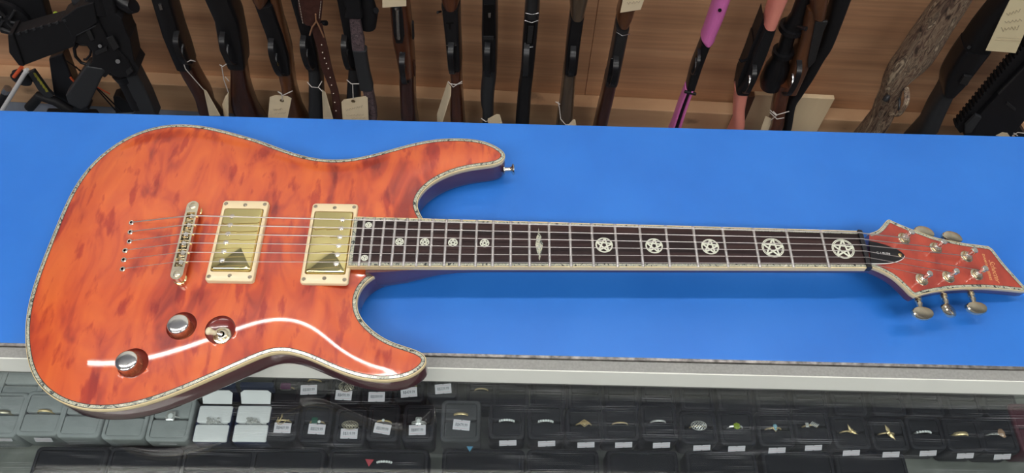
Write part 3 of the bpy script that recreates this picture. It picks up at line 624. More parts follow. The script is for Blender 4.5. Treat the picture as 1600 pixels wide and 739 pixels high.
# ferrules and strings
fpx = [(205.7, 348.1), (203.8, 362.8), (202.5, 377.3), (195.6, 391.6), (193.6, 406.1), (191.7, 420.6)]
rad = [.62, .52, .44, .36, .31, .27]
POSTSEQ = [POST[0], POST[1], POST[2], POST[5], POST[4], POST[3]]
for i in range(6):
    c = on_body(*fpx[i]); mb = MB(); mb.lathe(c, [(2.7, -.2), (2.7, .5), (2.2, .95), (1.4, .95), (1.2, .2), (1.2, -.8)], None, 22); fe = mb.build('string_ferrule', M['ferrule'], gt)
    mb = MB(); mb.lathe(c, [(1.25, .3), (.05, .3)], None, 14); mb.build('ferrule_hole', M['hole'], fe, smooth=False)
    ny_ = 17.3-6.92*i; s = SADD[i]; p, sg = POSTSEQ[i]
    tang = H(p[0]-.4, p[1]-2.4*sg*(1 if sg > 0 else 1), 5.0)
    nutp = np.array([2.5, ny_, 2.4]); nutq = np.array([5.2, ny_, 1.3])
    pts = [c+np.array([.4, 0, -.2]), c+np.array([1.2, 0, 1.2]), s+np.array([-2.5, 0, -.55]), s, nutp, nutq, tang]
    mb = MB(); mb.tube(pts, rad[i], 7); mb.build('string', M['string'], gt, angle=0)

# controls --------------------------------------------------------------
def knob(px, py):
    c = on_body(px, py); zt = surf_h(c[0], c[1]); mb = MB(); n = 60; rs = []
    for z, r in [(-3.4, 9.3), (-3.0, 9.6), (8.0, 9.5)]:
        rs.append([(c[0]+(r+(.22 if i % 2 else 0))*math.cos(2*math.pi*i/n), c[1]+(r+(.22 if i % 2 else 0))*math.sin(2*math.pi*i/n), zt+z) for i in range(n)])
    mb.rings(rs); kb = mb.build('control_knob', M['knurl'], gt, angle=12)
    mb = MB(); mb.lathe((c[0], c[1], zt), [(9.65, 7.8), (9.75, 8.3), (9.6, 9.0), (9.0, 9.6), (8.0, 9.9), (5, 10.15), (.1, 10.2)], None, 40); mb.build('knob_cap', M['chrome'], kb, angle=60)
mk = mat('knurled_gold', (.80, .50, .28), .28, metal=1, bump=1.0, bscale=900); M['knurl'] = mk
knob(283.0, 512.5); knob(203.5, 569.5)
c = on_body(346.2, 523.2); zt = surf_h(c[0], c[1])
mb = MB(); mb.lathe((c[0], c[1], zt), [(8.6, -3.2), (8.6, -1.4), (7.9, -.6), (6.2, -.4), (6.0, -.9), (5.0, -.9), (5.0, .9), (4.4, 1.3), (3.0, 1.3), (2.8, .2)], None, 32); sw = mb.build('toggle_switch', M['gold_worn'], gt, angle=40)
mb = MB(); mb.lathe((c[0], c[1], zt), [(2.9, .3), (.05, .3)], None, 18); mb.build('switch_well', M['hole'], sw, smooth=False)
tip = np.array([c[0]-9.8, c[1]+.3, zt+7.6]); base = np.array([c[0], c[1], zt+.2])
mb = MB(); mb.tube([base, base+(tip-base)*.35], [2.3, 1.5], 12); mb.build('switch_lever', M['chrome'], sw)
dv = tip-base
mb = MB(); mb.tube([base+dv*t for t in (.38, .42, .62, .80, .90, 1.0, 1.1, 1.17, 1.19)], [1.2, 2.1, 2.3, 2.9, 3.5, 3.7, 3.1, 1.8, .2], 18); mb.build('switch_tip', M['tip'], sw, angle=80)
# strap buttons
def strap_button(base, d):
    d = np.array(d, float); d /= np.linalg.norm(d); a = np.cross(d, [0, 0, 1.]); b = np.cross(d, a)
    mb = MB(); mb.lathe(base, [(5.5, -.5), (5.5, .4), (3.0, 1.2), (2.5, 3), (2.5, 6.5), (3.6, 8.0), (6.0, 9.2), (6.4, 10.2), (5.2, 11.4), (.2, 11.8)], [a, b, d], 24); mb.build('strap_button', M['ferrule'], gt, angle=50)
i0 = int(np.argmax(edge[:120, 0])); strap_button((edge[i0][0]-1, edge[i0][1]-6, -31), (1, .10, -.02))
i1 = int(np.argmin(edge[:, 0]-edge[:, 1]*0)); strap_button((edge[i1][0]+.4, edge[i1][1]+60, -30), (-1, .25, 0)) if False else None

# ------------------------------------------------------------------ ring boxes, rings, price tags in the case
BZ = -250.0
def box_thing(px, py, name, label, w=41, d=45, h=40, m='box_black', pad='velvet_black', z=BZ, group='ring boxes in the case', lid=None, front_tag=False, rot=0):
    c = at(px, py, z); t = thing(name, label, 'ring box', (c[0], c[1], SZ), group)
    zt = z; zb_ = SZ+.2
    mb = MB(); O = rrect(w/2, d/2, 6); rs = []
    for k, zz in [(.10, zb_), (0, zb_+3), (0, zt-2.4), (.02, zt-.7), (.07, zt)]: rs.append([(c[0]+a*(1-k), c[1]+b*(1-k), zz) for a, b in O])
    I = rrect(w/2-4.2, d/2-4.2, 4.5); rs.append([(c[0]+a, c[1]+b, zt-.2) for a, b in I]); rs.append([(c[0]+a, c[1]+b, zt-2.2) for a, b in I])
    mb.rings(rs, cap=False); mb.add(rs[0], [tuple(range(len(O)))]); mb.build('box_base', M[m], t, angle=50)
    gap = 1.4 if lid else 4.4; mb = MB(); w2, d2 = w/2-gap, d/2-gap
    for sg in (1, -1):                                   # two cushions with a slit between them
        y0_, y1_ = (1.1, d2) if sg > 0 else (-d2, -1.1)
        rr = rrect(w2, (y1_-y0_)/2, 2.2); cy = c[1]+(y0_+y1_)/2
        mb.rings([[(c[0]+a*(1-k), cy+b*(1-k*1.6), zz) for a, b in rr] for k, zz in [(0, zt-8), (0, zt-1.8+(1.6 if lid else 0)), (.03, zt-.9+(1.6 if lid else 0)), (.09, zt-.4+(1.6 if lid else 0))]])
    mb.build('cushion', M[pad], t, angle=50)
    if lid:
        mb = MB(); rr = rrect(w/2-1, 3.2, 2); mb.rings([[(c[0]+a, c[1]+d/2+19+b+zz*.25, zt+zz) for a, b in rr] for zz in (-20, 0, 9)]); mb.build('lid', M[m], t)
        mb = MB(); mb.add([(c[0]-w/2+4, c[1]+d/2+1.2, zt-.5), (c[0]+w/2-4, c[1]+d/2+1.2, zt-.5), (c[0]+w/2-3, c[1]+d/2+12, zt+7), (c[0]+w/2-7, c[1]+d/2+14.5, zt+9), (c[0]-w/2+7, c[1]+d/2+14.5, zt+9), (c[0]-w/2+3, c[1]+d/2+12, zt+7)], [tuple(range(6))]); mb.build('lid_lining', M[pad], t, smooth=False)
    return c, t
def price_tag(px, py, z, label, price, w=19.5, hgt=11.5, ang=0.0, tilt=0.15):
    c = at(px, py, z); a = math.radians(ang); X = np.array([math.cos(a), math.sin(a), 0]); Y = np.array([-math.sin(a)*math.cos(tilt), math.cos(a)*math.cos(tilt), math.sin(tilt)]); N = np.cross(X, Y)
    t = thing('price_tag', label, 'price tag', tuple(c), 'price tags in the case')
    P = lambda x, y, n=0.: c+X*x+Y*y+N*n
    hw_, hh = w/2, hgt/2
    out = [(-hw_, -hh), (-.9, -hh), (0, -hh+1), (.9, -hh), (hw_, -hh), (hw_, hh), (.9, hh), (0, hh-1), (-.9, hh), (-hw_, hh)]
    mb = MB(); mb.prism(out, 0, .35, lambda x, y, h: P(x, y, h)); mb.build('sticker', M['tagp'], t, smooth=False)
    mb = MB()
    for y in (hh-1.9, -hh+1.9): mb.add([P(-hw_+1.5, y-.15, .4), P(hw_-1.5, y-.15, .4), P(hw_-1.5, y+.15, .4), P(-hw_+1.5, y+.15, .4)], [(0, 1, 2, 3)])
    mb.build('sticker_line', M['tagline'], t, smooth=False)
    if price: text_part('price_lettering', price, 5.2, M['tagink'], t, lambda x, y: P(x, y, .45), xs=.72)
    return t
def torus_pts(c, R, rot=0, n=28, ay=0, k=1.0):
    """ring standing upright in the slit: circle in the x-z plane"""
    return [(c[0]+R*math.cos(q)*math.cos(rot), c[1]+R*math.cos(q)*math.sin(rot)+ay*math.sin(q), c[2]+R*k*math.sin(q)) for q in np.linspace(0, 2*math.pi, n, endpoint=False)]
def gem(mb, c, r, h, n=8, sx=1, sy=1):
    mb.rings([[(c[0]+sx*rr*math.cos(q), c[1]+sy*rr*math.sin(q), c[2]+hh) for q in np.linspace(0, 2*math.pi, n, endpoint=False)+math.pi/n] for rr, hh in [(r*.3, -h), (r, 0), (r*.7, h*.5)]])
def ring(px, py, z, kind, label, R=9.2):
    """z is the top of the box; the band stands in the slit with its top showing"""
    top_ = at(px, py, z+4); c = np.array([top_[0], top_[1], z+4-R]); t = thing('ring', label, 'ring', (c[0], c[1], c[2]-R), 'rings on show in the case')
    X = top_
    band = {'gold': 'ring_gold', 'thin_gold': 'ring_gold', 'silver': 'ring_silver', 'pave': 'ring_silver', 'halo': 'ring_silver', 'solitaire': 'ring_gold', 'emerald': 'ring_gold', 'purple': 'ring_gold', 'peridot': 'ring_silver', 'blue': 'ring_gold', 'lattice': 'ring_gold', 'dome': 'ring_gold', 'filigree': 'ring_dark', 'cluster': 'ring_silver', 'wire': 'ring_gold', 'fan': 'ring_gold', 'leaf': 'ring_gold', 'feather': 'ring_gold', 'shell': 'ring_silver', 'wide_gold': 'ring_gold', 'square_halo': 'ring_silver', 'nugget': 'ring_silver', 'disc': 'ring_dark', 'crown': 'ring_gold', 'dull': 'ring_dark'}[kind]
    wd = {'gold': 1.6, 'silver': 1.3, 'wide_gold': 2.3, 'thin_gold': 1.0, 'pave': 1.4, 'dull': 2.2}.get(kind, 1.0)
    mb = MB(); pts = torus_pts(c, R); rs = []
    for p in pts:
        p = np.array(p); rdir = (p-c)/R
        rs.append([p+rdir*.7*math.cos(q)+np.array([0, wd, 0])*math.sin(q) for q in np.linspace(0, 2*math.pi, 8, endpoint=False)])
    mb.rings(rs, cap=False, closed=True); mb.build('band', M[band], t)
    mb = MB(); g = MB(); gmat = 'gem_white'
    if kind == 'pave':
        for a in np.linspace(-.95, .95, 7): gem(mb, c+np.array([math.sin(a)*(R+.4), 0, math.cos(a)*(R+.6)]), 1.5, 1.0)
        mb.build('stones', M['gem_white'], t, smooth=False)
    elif kind in ('halo', 'square_halo'):
        rr = 4.2 if kind == 'halo' else 5.0; sx = .85 if kind == 'halo' else 1
        O = rrect(rr*sx, rr*1.1, 1.3); I = rrect(rr*sx*.62, rr*.75, .8); mb.rings([[X+np.array([a, b, zz]) for a, b in q] for q, zz in ((I, 0), (O, 0), (O, 1.2), (I, 1.6))], cap=False); mb.build('halo', M['ring_silver'], t, smooth=False)
        gem(g, X+np.array([0, 0, 1.2]), rr*.7, 1.4, 8, sx, 1.05); g.build('stone', M['gem_white'], t, smooth=False)
        if kind == 'halo':
            k = MB(); k.tube([c+np.array([math.sin(a)*(R+.2), -2.4, math.cos(a)*(R+.4)]) for a in np.linspace(-1, 1, 14)], .9, 8); k.build('second_band', M['ring_silver'], t)
    elif kind == 'solitaire': gem(g, X+np.array([0, 0, 1.4]), 1.9, 1.6); g.build('stone', M['gem_white'], t, smooth=False)
    elif kind == 'emerald':
        g.prism(rrect(3.4, 3.4, .8), 0, 1.6, lambda a, b, h: X+np.array([a-1.6, b+.6, h])); g.build('stone', M['gem_green'], t, smooth=False); gem(mb, X+np.array([3.8, -.8, .8]), 1.9, 1.2); mb.build('side_stone', M['gem_white'], t, smooth=False)
    elif kind == 'purple':
        g.prism(rrect(6, 3.8, 1.6), 0, 2.4, lambda a, b, h: X+np.array([a, b, h])); g.build('stone', M['gem_purple'], t, smooth=False, bevel=.7)
        mb.rings([[X+np.array([a, b, zz]) for a, b in rrect(6.7*k, 4.5*k, 1.8)] for k, zz in ((.98, -.6), (1, .9))], cap=False); mb.build('bezel', M['ring_silver'], t)
    elif kind == 'peridot':
        for a, b in [(0, 0), (2.2, 1.6), (-2.2, 1.6), (2.2, -1.6), (-2.2, -1.6), (0, 2.6), (0, -2.6)]: gem(g, X+np.array([a, b, 1.2]), 1.7, 1.3)
        g.build('stones', M['gem_peridot'], t, smooth=False); mb.tube([X+np.array([-8, 0, -1.5]), X+np.array([-3.5, 0, .4])], 1.5, 8); mb.tube([X+np.array([6, 0, -1.2]), X+np.array([3.5, 0, .4])], 1.2, 8); mb.build('shoulders', M['ring_silver'], t)
    elif kind == 'blue':
        gem(g, X+np.array([0, 1.4, 1.2]), 2.6, 1.6); gem(g, X+np.array([0, -2.2, 1.0]), 1.7, 1.2); g.build('stones', M['gem_blue'], t, smooth=False)
        mb.tube([X+np.array([-7, -1.6, -1]), X+np.array([-3, -.5, .6]), X+np.array([0, -4.6, .4]), X+np.array([3, -.5, .6]), X+np.array([7, -1.6, -1])], .8, 8); mb.build('setting', M['ring_gold'], t)
    elif kind in ('lattice', 'dome', 'filigree', 'disc'):
        sx, sy, hh = {'lattice': (6.4, 4.2, 2), 'dome': (9.0, 5.4, 4), 'filigree': (9.2, 4.8, 4), 'disc': (8.6, 6.2, 3)}[kind]
        mm = M['ring_gold' if kind == 'lattice' else 'ring_silver' if kind == 'dome' else 'ring_dark']
        def dz(a, b): return X+np.array([a*sx, b*sy, hh*(1-.8*(a*a+b*b))-.5])
        for s in np.linspace(-.8, .8, 5):
            for fl in (1, -1):
                seg = [(s*.9+t_*.5, fl*t_*.9) for t_ in np.linspace(-1, 1, 9)]; seg = [(a, b) for a, b in seg if (abs(a)+abs(b) if kind == 'lattice' else a*a+b*b) < 1.02]
                if len(seg) > 2: mb.tube([dz(a, b) for a, b in seg], .42, 6)
        rim_ = [(math.cos(q), math.sin(q)) for q in np.linspace(0, 2*math.pi, 25)] if kind != 'lattice' else [(1, 0), (.45, .5), (0, 1), (-.45, .5), (-1, 0), (-.45, -.5), (0, -1), (.45, -.5), (1, 0)]
        mb.tube([dz(*p) for p in rim_], .6, 6); mb.build('lattice', mm, t)
        if kind == 'disc': g.box(X+np.array([-2.5, 0, 3.2]), (1.2, 8, .8)); g.box(X+np.array([-2.5, 1.5, 3.2]), (5, 1.2, .8)); g.build('cross', M['hole'], t, smooth=False)
    elif kind in ('cluster', 'nugget'):
        rnd = random.Random(int(px))
        for k in range(16): gem(mb, X+np.array([rnd.uniform(-6.5, 6.5), rnd.uniform(-3.0, 3.0), rnd.uniform(.2, 2.0)]), rnd.uniform(1.1, 2.2), 1.3, 6)
        mb.build('stones', M['ring_silver'], t, smooth=False)
    elif kind == 'wire':
        for k in range(4): mb.tube([X+np.array([-4+k*.9+6*u*math.cos(.7+k*.25), -4+k*.6+9*u*math.sin(.9+k*.1), 1.5+2*math.sin(u*3)]) for u in np.linspace(0, 1, 10)], .4, 6)
        mb.tube([X+np.array(p) for p in [(-4.5, 3, 1), (-5.5, -1, 1), (-4, -5, 1.2), (0, -5.5, 1.5), (5, -2, 1.5), (8, .5, .5)]], .5, 6); mb.build('wirework', M['ring_gold'], t)
    elif kind == 'fan':
        for k in range(5): mb.box(X+np.array([-1+k*1.5, 2.0-k*.9, 1+.2*k]), (5.5, 1.1, .8), [np.array([.75, .66, 0]), np.array([-.66, .75, 0]), np.array([0, 0, 1.])])
        mb.box(X+np.array([-6, 0, .2]), (4, 5.5, .8)); mb.build('fan', M['ring_silver'], t, smooth=False, bevel=.2)
    elif kind in ('leaf', 'feather'):
        for a, L_ in ([(1.9, 8), (-.6, 9), (3.4, 6), (.6, 3.5), (-1.9, 4)] if kind == 'leaf' else [(1.9, 10), (-1.1, 10.5), (3.2, 4), (-1.9, 5)]):
            d_ = np.array([math.cos(a), math.sin(a), 0]); e_ = np.array([-d_[1], d_[0], 0]); w_ = 1.7 if kind == 'leaf' else 2.4
            mb.rings([[X+np.array([0, 0, 1.2])+d_*L_*u+e_*w_*s*math.sin(math.pi*min(1, .12+u))+np.array([0, 0, zz]) for s, zz in ((-1, 0), (0, .9), (1, 0), (0, -.3))] for u in (0, .25, .5, .75, .97)])
        mb.build('leaves', M['ring_gold'], t, smooth=False)
    elif kind == 'shell':
        g.rings([[X+np.array([4+k*(4.2*math.cos(q)+(1.5 if math.sin(q) < -.6 else 0)), k*(5.5*math.sin(q)), zz]) for q in np.linspace(0, 2*math.pi, 16, endpoint=False)] for k, zz in ((.9, 0), (1, .8), (.6, 2.2), (.1, 2.6))]); g.build('stone', M['gem_brown'], t)
        for ph in (0, math.pi): mb.tube([X+np.array([-9+u*9, .9*math.sin(u*12+ph)-1.0, .4+.6*math.cos(u*12+ph)]) for u in np.linspace(0, 1, 18)], .5, 6)
        mb.build('twisted_shank', M['ring_silver'], t)
    elif kind == 'crown':
        for k in range(5): mb.box(X+np.array([-4+2*k, 0, 1.2]), (1.2, 2.4, 2.6))
        mb.build('crown', M['ring_gold'], t, smooth=False, bevel=.3)
    elif kind == 'gold' or kind == 'thin_gold' or kind == 'silver': pass
    return t
# grey velvet boxes on the left
for i, (x, y, rk, lb) in enumerate([(2, 646, 'dull', 'dull silver band at the left edge of the case'), (67, 644, 'gold', 'plain gold band in the grey box left of the guitar'), (130, 647, None, ''), (199, 650, None, ''), (267, 653, 'square_halo', 'silver ring with big square stone beside the guitar edge')]):
    box_thing(x, y+1, 'ring_box', ['grey velvet ring box cut by the left picture edge', 'grey velvet ring box holding the plain gold band', 'grey velvet ring box half under the guitar, without price strip', 'grey velvet ring box under the guitar edge, left of the square stone ring', 'grey velvet ring box holding the big square stone ring'][i], w=50, d=54, m='velvet_grey', pad='velvet_grey')
    if rk: ring(x, y-3, BZ, rk, lb)
for i, (x, y) in enumerate([(-28, 600), (33, 601), (95, 604)]):
    box_thing(x, y, 'ring_box', ['closed grey velvet box at the far left behind the front row', 'closed grey velvet box behind the plain gold band', 'closed grey velvet box mostly under the guitar rim'][i], w=50, d=44, m='velvet_grey', pad='velvet_grey', z=BZ-2)
for x, y, lb, rl in [(333, 661, 'navy ring box with white satin lining, left of the pair', 'chunky silver ring in the left white lined box'), (394, 661, 'navy ring box with white satin lining, right of the pair', 'wide silver ring with carved top in the right white lined box')]:
    box_thing(x, y+1, 'ring_box', lb, w=42, d=46, m='box_navy', pad='satin', lid=True); ring(x, y-3, BZ, 'nugget', rl)
main = [(441, 656, 'wire', 'gold wirework ring above the tag reading 469.99', 'B$469.99', (441.5, 668.5, -2)), (494, 658, 'emerald', 'gold ring with square green stone above the 529.99 tag', 'B$529.99', (495, 670.5, -3)), (547, 664, 'filigree', 'dark oval filigree ring above the 319.99 tag', 'B$319.99', (545.5, 677.5, 0)),
        (599, 657, 'solitaire', 'thin gold ring with one small white stone above the 199.99 tag', 'B$199.99', (597.5, 670, -9)), (654, 658, 'halo', 'silver halo ring with oblong stone above the 897.99 tag', 'B$897.99', (652, 672, 2))]
for x, y, k, lb, pr_, (tx, ty_, an) in main:
    box_thing(x, y+3, 'ring_box', 'black ring box holding the '+lb.split(' above')[0], w=37, d=46); ring(x, y, BZ, k, lb, R=8.6)
    price_tag(tx, ty_, BZ+.8, 'white price tag reading %s' % pr_, pr_, ang=an)
box_thing(720, 657, 'ring_box', 'charcoal raised ring box holding the wide gold band', w=46, d=50, m='box_dark', pad='box_dark', z=BZ+10)
ring(720, 646, BZ+10, 'gold', 'gold band above the tag reading 479.99'); price_tag(721, 664, BZ+10.8, 'white price tag reading B$479.99', 'B$479.99', ang=-5)
right = [(792, 656, 'pave', 'white stone band just right of the charcoal box'), (853, 657, 'pave', 'second white stone band right of the charcoal box'), (913, 661, 'lattice', 'gold openwork diamond shaped ring'), (970, 660, 'thin_gold', 'narrow gold band right of the openwork ring'), (1030, 657, 'silver', 'plain silver band between the gold band and dome ring'),
         (1092, 665, 'dome', 'woven dome ring of gold and silver'), (1151, 666, 'peridot', 'silver ring with lime green stones'), (1211, 668, 'blue', 'gold ring with pale blue stones'), (1269, 664, 'fan', 'silver ring with slanted fan shaped bars'), (1329, 673, 'leaf', 'gold ring shaped like a bow of leaves'),
         (1389, 676, 'feather', 'gold ring shaped like two long feathers'), (1446, 674, 'pave', 'small white stone band right of the feather ring'), (1505, 677, 'wide_gold', 'wide gold band second from the right end'), (1559, 677, 'shell', 'silver twisted ring with brown teardrop stone')]
strips = [(793.5, 692), (854, 693), (915.5, 695), (974.5, 695), (1033.5, 695.5), (1096.5, 699.5), (1151, 701), (1214, 703.5), (1271, 699.5), (1330, 707.5), (1392, 710), (1450, 708), (1508, 712), (1566, 713.5)]
for (x, y, k, lb), (sx, sy) in zip(right, strips):
    yb, yt = at(x, y+2, BZ)[1], at(sx, sy, BZ-3.5)[1]
    box_thing(x, y+2, 'ring_box', 'black ring box holding the '+lb, w=43, d=2*(yb-yt)-6.5); ring(x, y, BZ, k, lb)
    price_tag(sx, sy, BZ-3.5, 'price strip by the '+lb, '', w=20, hgt=7, ang=3, tilt=.85)
for i, (x, y) in enumerate([(5, 686), (68, 687), (262, 691), (333, 692), (394, 690)]):
    price_tag(x, y, BZ-7, ['price strip under the grey box at the left edge', 'price strip under the grey box of the gold band', 'price strip under the square stone ring box', 'price strip under the left white lined box', 'price strip under the right white lined box'][i], '', w=20, hgt=7, ang=0, tilt=1.2)
# back row
back = [(447, 604, 'purple', 'ring with wide purple stone in the back row', None, None), (490, 593, 'crown', 'gold crown ring behind the 389.99 tag', 'B$389.99', (482.5, 609, 3)), (541, 604, 'disc', 'dark disc ring with cross behind the 499.99 tag', 'B$499.99', (537, 617.5, -2)), (590, 602, 'gold', 'gold band under the guitar horn behind the 399.99 tag', 'B$399.99', (588.5, 620, 1)),
        (640, 600, 'gold', 'gold band under the guitar horn behind the 439.99 tag', 'B$439.99', (639, 613, 6)), (692, 594, 'silver', 'silver band behind the 339.99 tag by the frame', 'B$339.99', (692.5, 607.5, 6)), (752, 607, 'thin_gold', 'thin gold band right of the 339.99 tag', None, None)]
for x, y, k, lb, pr_, tg in back:
    box_thing(x, y+2, 'ring_box', 'black back row box holding the '+lb.split(' behind')[0], w=36, d=42, z=BZ-2); ring(x, y, BZ-2, k, lb, R=8)
    if pr_: price_tag(tg[0], tg[1], BZ-1.2, 'white price tag reading %s' % pr_, pr_, ang=tg[2])
# further back row, mostly dark under the frame
for i, x in enumerate([800, 857, 914, 971, 1029, 1088, 1147, 1206, 1265, 1325, 1385, 1445, 1504, 1562]):
    box_thing(x, 612+i*1.05, 'ring_box', 'empty black box behind the '+right[i][3], w=41, d=44, z=BZ-3)
# front row of dark closed boxes at the bottom of the picture
fr_lab = ['near the left grey boxes', 'below the grey square stone ring box', 'below the two white lined boxes', 'below the wirework ring', 'holding the split white and gold band', 'below the charcoal box', 'below the second white stone band', 'below the plain silver band', 'below the green stone ring', 'below the slanted fan ring', 'below the leaf ring']
for i, x in enumerate([105, 222, 338, 448, 590, 755, 880, 1005, 1130, 1250, 1365]):
    w_ = 84 if i != 4 else 116
    box_thing(x, 733+i*.7, 'ring_box', 'long black box at the bottom '+fr_lab[i], w=w_ if i not in (5,) else 96, d=52, z=BZ-10, group='large black boxes at the bottom')
ring(600, 721, BZ-10, 'pave', 'split white and gold band in the bottom row')
for px_, py_, mm, lb in [(577, 723, 'clip_red', 'red paper corner in the bottom row'), (734, 700, 'clip_blue', 'blue paper corner below the charcoal box')]:
    c = at(px_, py_, BZ-8); mb = MB(); mb.prism([(-5, 4), (5, 3.5), (0, -4.5)], 0, .5, lambda x, y, h: (c[0]+x, c[1]+y, c[2]+h)); tag(mb.build('paper_scrap', M[mm], smooth=False), lb, 'paper')
c = at(1612, 668, BZ); box_thing(1616, 668, 'ring_box', 'burgundy velvet box at the right picture edge', w=46, d=60, m='box_red', pad='box_red')
for i, (x, y, R) in enumerate([(1485, 735, 17), (1530, 742, 18), (1572, 745, 18)]):
    c = at(x, y, SZ); mb = MB(); mb.tube([(c[0]+R*math.cos(q), c[1]+R*math.sin(q), SZ+.8) for q in np.linspace(0, 2*math.pi, 40, endpoint=False)], .8, 6, closed=True, cap=False); mb.build('embossed_circle', M['liner'], case) if False else None

exec_rack = True
# ------------------------------------------------------------------ the long guns in the rack
def sect(c, w, d, e, n=18):
    """section: front centre c, half width w, depth d towards the wall, e squareness"""
    o = []
    for q in np.linspace(0, 2*math.pi, n, endpoint=False)+math.pi/n:
        cx, sx = math.cos(q), math.sin(q); o.append(c+WT*w*math.copysign(abs(cx)**e, cx)+WN*(-d/2+d/2*math.copysign(abs(sx)**e, sx)))
    return o
def loft(rows, off=150, d=50, e=.6, up=0, down=False, dd=None, smooth=True, dn_w=1.0):
    """rows: (left px, right px, y px) top to bottom; traced on the plane the gun's near side stands in"""
    st = []
    for k, (a, b, y) in enumerate(rows):
        pa, pb = on(a, y, off), on(b, y, off); dk = d if not hasattr(d, '__len__') else d[k]; st.append(np.r_[(pa+pb)/2, np.linalg.norm(pb-pa)/2, dk])
    if smooth and len(st) > 2: st = catmull(st, 4)
    if up: t = st[0][:3]-st[1][:3]; t /= np.linalg.norm(t); st = [np.r_[st[0][:3]+t*up, st[0][3]*.9, st[0][4]*.8]]+st
    if down:
        t = st[-1][:3]-st[-2][:3]; t = t/abs(t[2]); L = st[-1][2]-SHELF-.3; s0 = st[-1]; dirn = np.array([t[0]*.2, 0, -1.])
        st = st+[np.r_[s0[:3]+dirn*L*u, s0[3]*(1+(dn_w-1)*u), s0[4]+(38 if dd is None else dd)*u] for u in (.33, .66, 1)]
    mb = MB(); mb.rings([sect(s[:3], s[3], s[4], e) for s in st]); return mb, st
def guard(parent, x, y1, y2, w=5.5, off=150, m='black', trig='gunmetal', reach=26):
    """trigger guard loop standing out towards the viewer, and the trigger inside it"""
    a, b = on(x, y1, off), on(x+(y2-y1)*(x-771)/(y1-1124), y2, off); ax = (b-a); L = np.linalg.norm(ax); ax /= L
    pth = [(0, -3), (.06, reach*.55), (.2, reach*.92), (.45, reach), (.72, reach*.85), (.92, reach*.45), (1, -3)]
    pts = catmull([a+ax*L*u+WN*n for u, n in pth], 4); mb = MB(); rs = []
    for i, p in enumerate(pts):
        t = pts[min(i+1, len(pts)-1)]-pts[max(i-1, 0)]; t /= np.linalg.norm(t); nn = np.cross(WT, t); nn /= np.linalg.norm(nn)
        rs.append([p+WT*w*i_+nn*1.3*j_ for i_, j_ in ((-1, -1), (1, -1), (1, 1), (-1, 1))])
    mb.rings(rs); mb.build('trigger_guard', M[m], parent, smooth=True, angle=50)
    mb = MB(); mb.tube([a+ax*L*.42+WN*(-2), a+ax*L*.45+WN*9, a+ax*L*.56+WN*17, a+ax*L*.62+WN*20], [3, 2.6, 2.2, 1.5], 8); mb.build('trigger', M[trig], parent)
def barrel(parent, st, L=420, r=9, m='black', k=0):
    t = st[0][:3]-st[min(len(st)-1, 3)][:3]; t /= np.linalg.norm(t); p = st[0][:3]-WN*min(22, st[0][4]*.5)-t*20
    mb = MB(); mb.tube([p, p+t*L*.5, p+t*L, p+t*L*1.0], [r, r*.9, r*.8, r*.5], 16); mb.build('barrel', M[m], parent)
def gun_root(label, x, cat='rifle', name='rifle'):
    p = on(x, 195, 120); return thing(name, label, cat, (p[0], p[1], SHELF), 'long guns standing in the rack')
def patch(parent, name, poly, off, th, m, bevel=.8, **k):
    """side-on shape traced on the plane at 'off', extruded back towards the wall"""
    P = [on(a, b, off) for a, b in poly]; q = P[0]; pts = [((p-q)@WT, p[2]-q[2]) for p in P]
    mb = MB(); mb.prism(pts, -th, 0, lambda x, y, h: q+WT*x+np.array([0, 0, y])+WN*h); return mb.build(name, M[m], parent, smooth=False, bevel=bevel, **k)
def cyl(parent, name, pts, r, m, off=150, n=16):
    mb = MB(); mb.tube([on(p[0], p[1], p[2] if len(p) > 2 else off) for p in pts], r, n); return mb.build(name, M[m], parent, angle=50)
def hang_tag(poly, label, off=172, string=None, m='manila', eye=None, marks=None, th=.8):
    """card tag hanging on a twine; every corner traced on the plane at off (or per-corner depth)"""
    P = [on(p[0], p[1], p[2] if len(p) > 2 else off) for p in poly]; c = sum(P)/len(P); t = thing('hang_tag', label, 'tag', tuple(c), 'card tags tied to the long guns')
    n = np.cross(P[1]-P[0], P[-1]-P[0]); n /= np.linalg.norm(n)
    if n@WN < 0: n = -n
    mb = MB(); k = len(P); mb.add([p for p in P]+[p-n*th for p in P], [tuple(range(k)), tuple(range(2*k-1, k-1, -1))]+[(i, (i+1) % k, k+(i+1) % k, k+i) for i in range(k)]); mb.build('card', M[m], t, smooth=False)
    if eye: e = onplane(eye[0], eye[1], P[0], n); a = P[1]-P[0]; a /= np.linalg.norm(a); b = np.cross(n, a); mb = MB(); mb.lathe(e, [(4.4, 0), (4.4, .8), (2.4, 1.0), (2.0, .3)], [a, b, n], 20); mb.build('eyelet', M['eyelet'], t)
    if string: mb = MB(); [mb.tube([on(q[0], q[1], q[2] if len(q) > 2 else off+2) for q in s_], 1.0, 6) for s_ in string]; mb.build('twine', M['twine'], t)
    if marks: mb = MB(); [mb.tube([onplane(q[0], q[1], P[0]+n*.4, n) for q in s_], .38, 4) for s_ in marks]; mb.build('pencil_marks', M['pencil'], t)
    return t
def scribble(x0, x1, y0, y1, n, amp, seed):
    r = random.Random(seed); return [(x0+(x1-x0)*i/n+r.uniform(-.5, .5), y0+(y1-y0)*i/n+amp*(1 if i % 2 else -1)*r.uniform(.4, 1)) for i in range(n+1)]

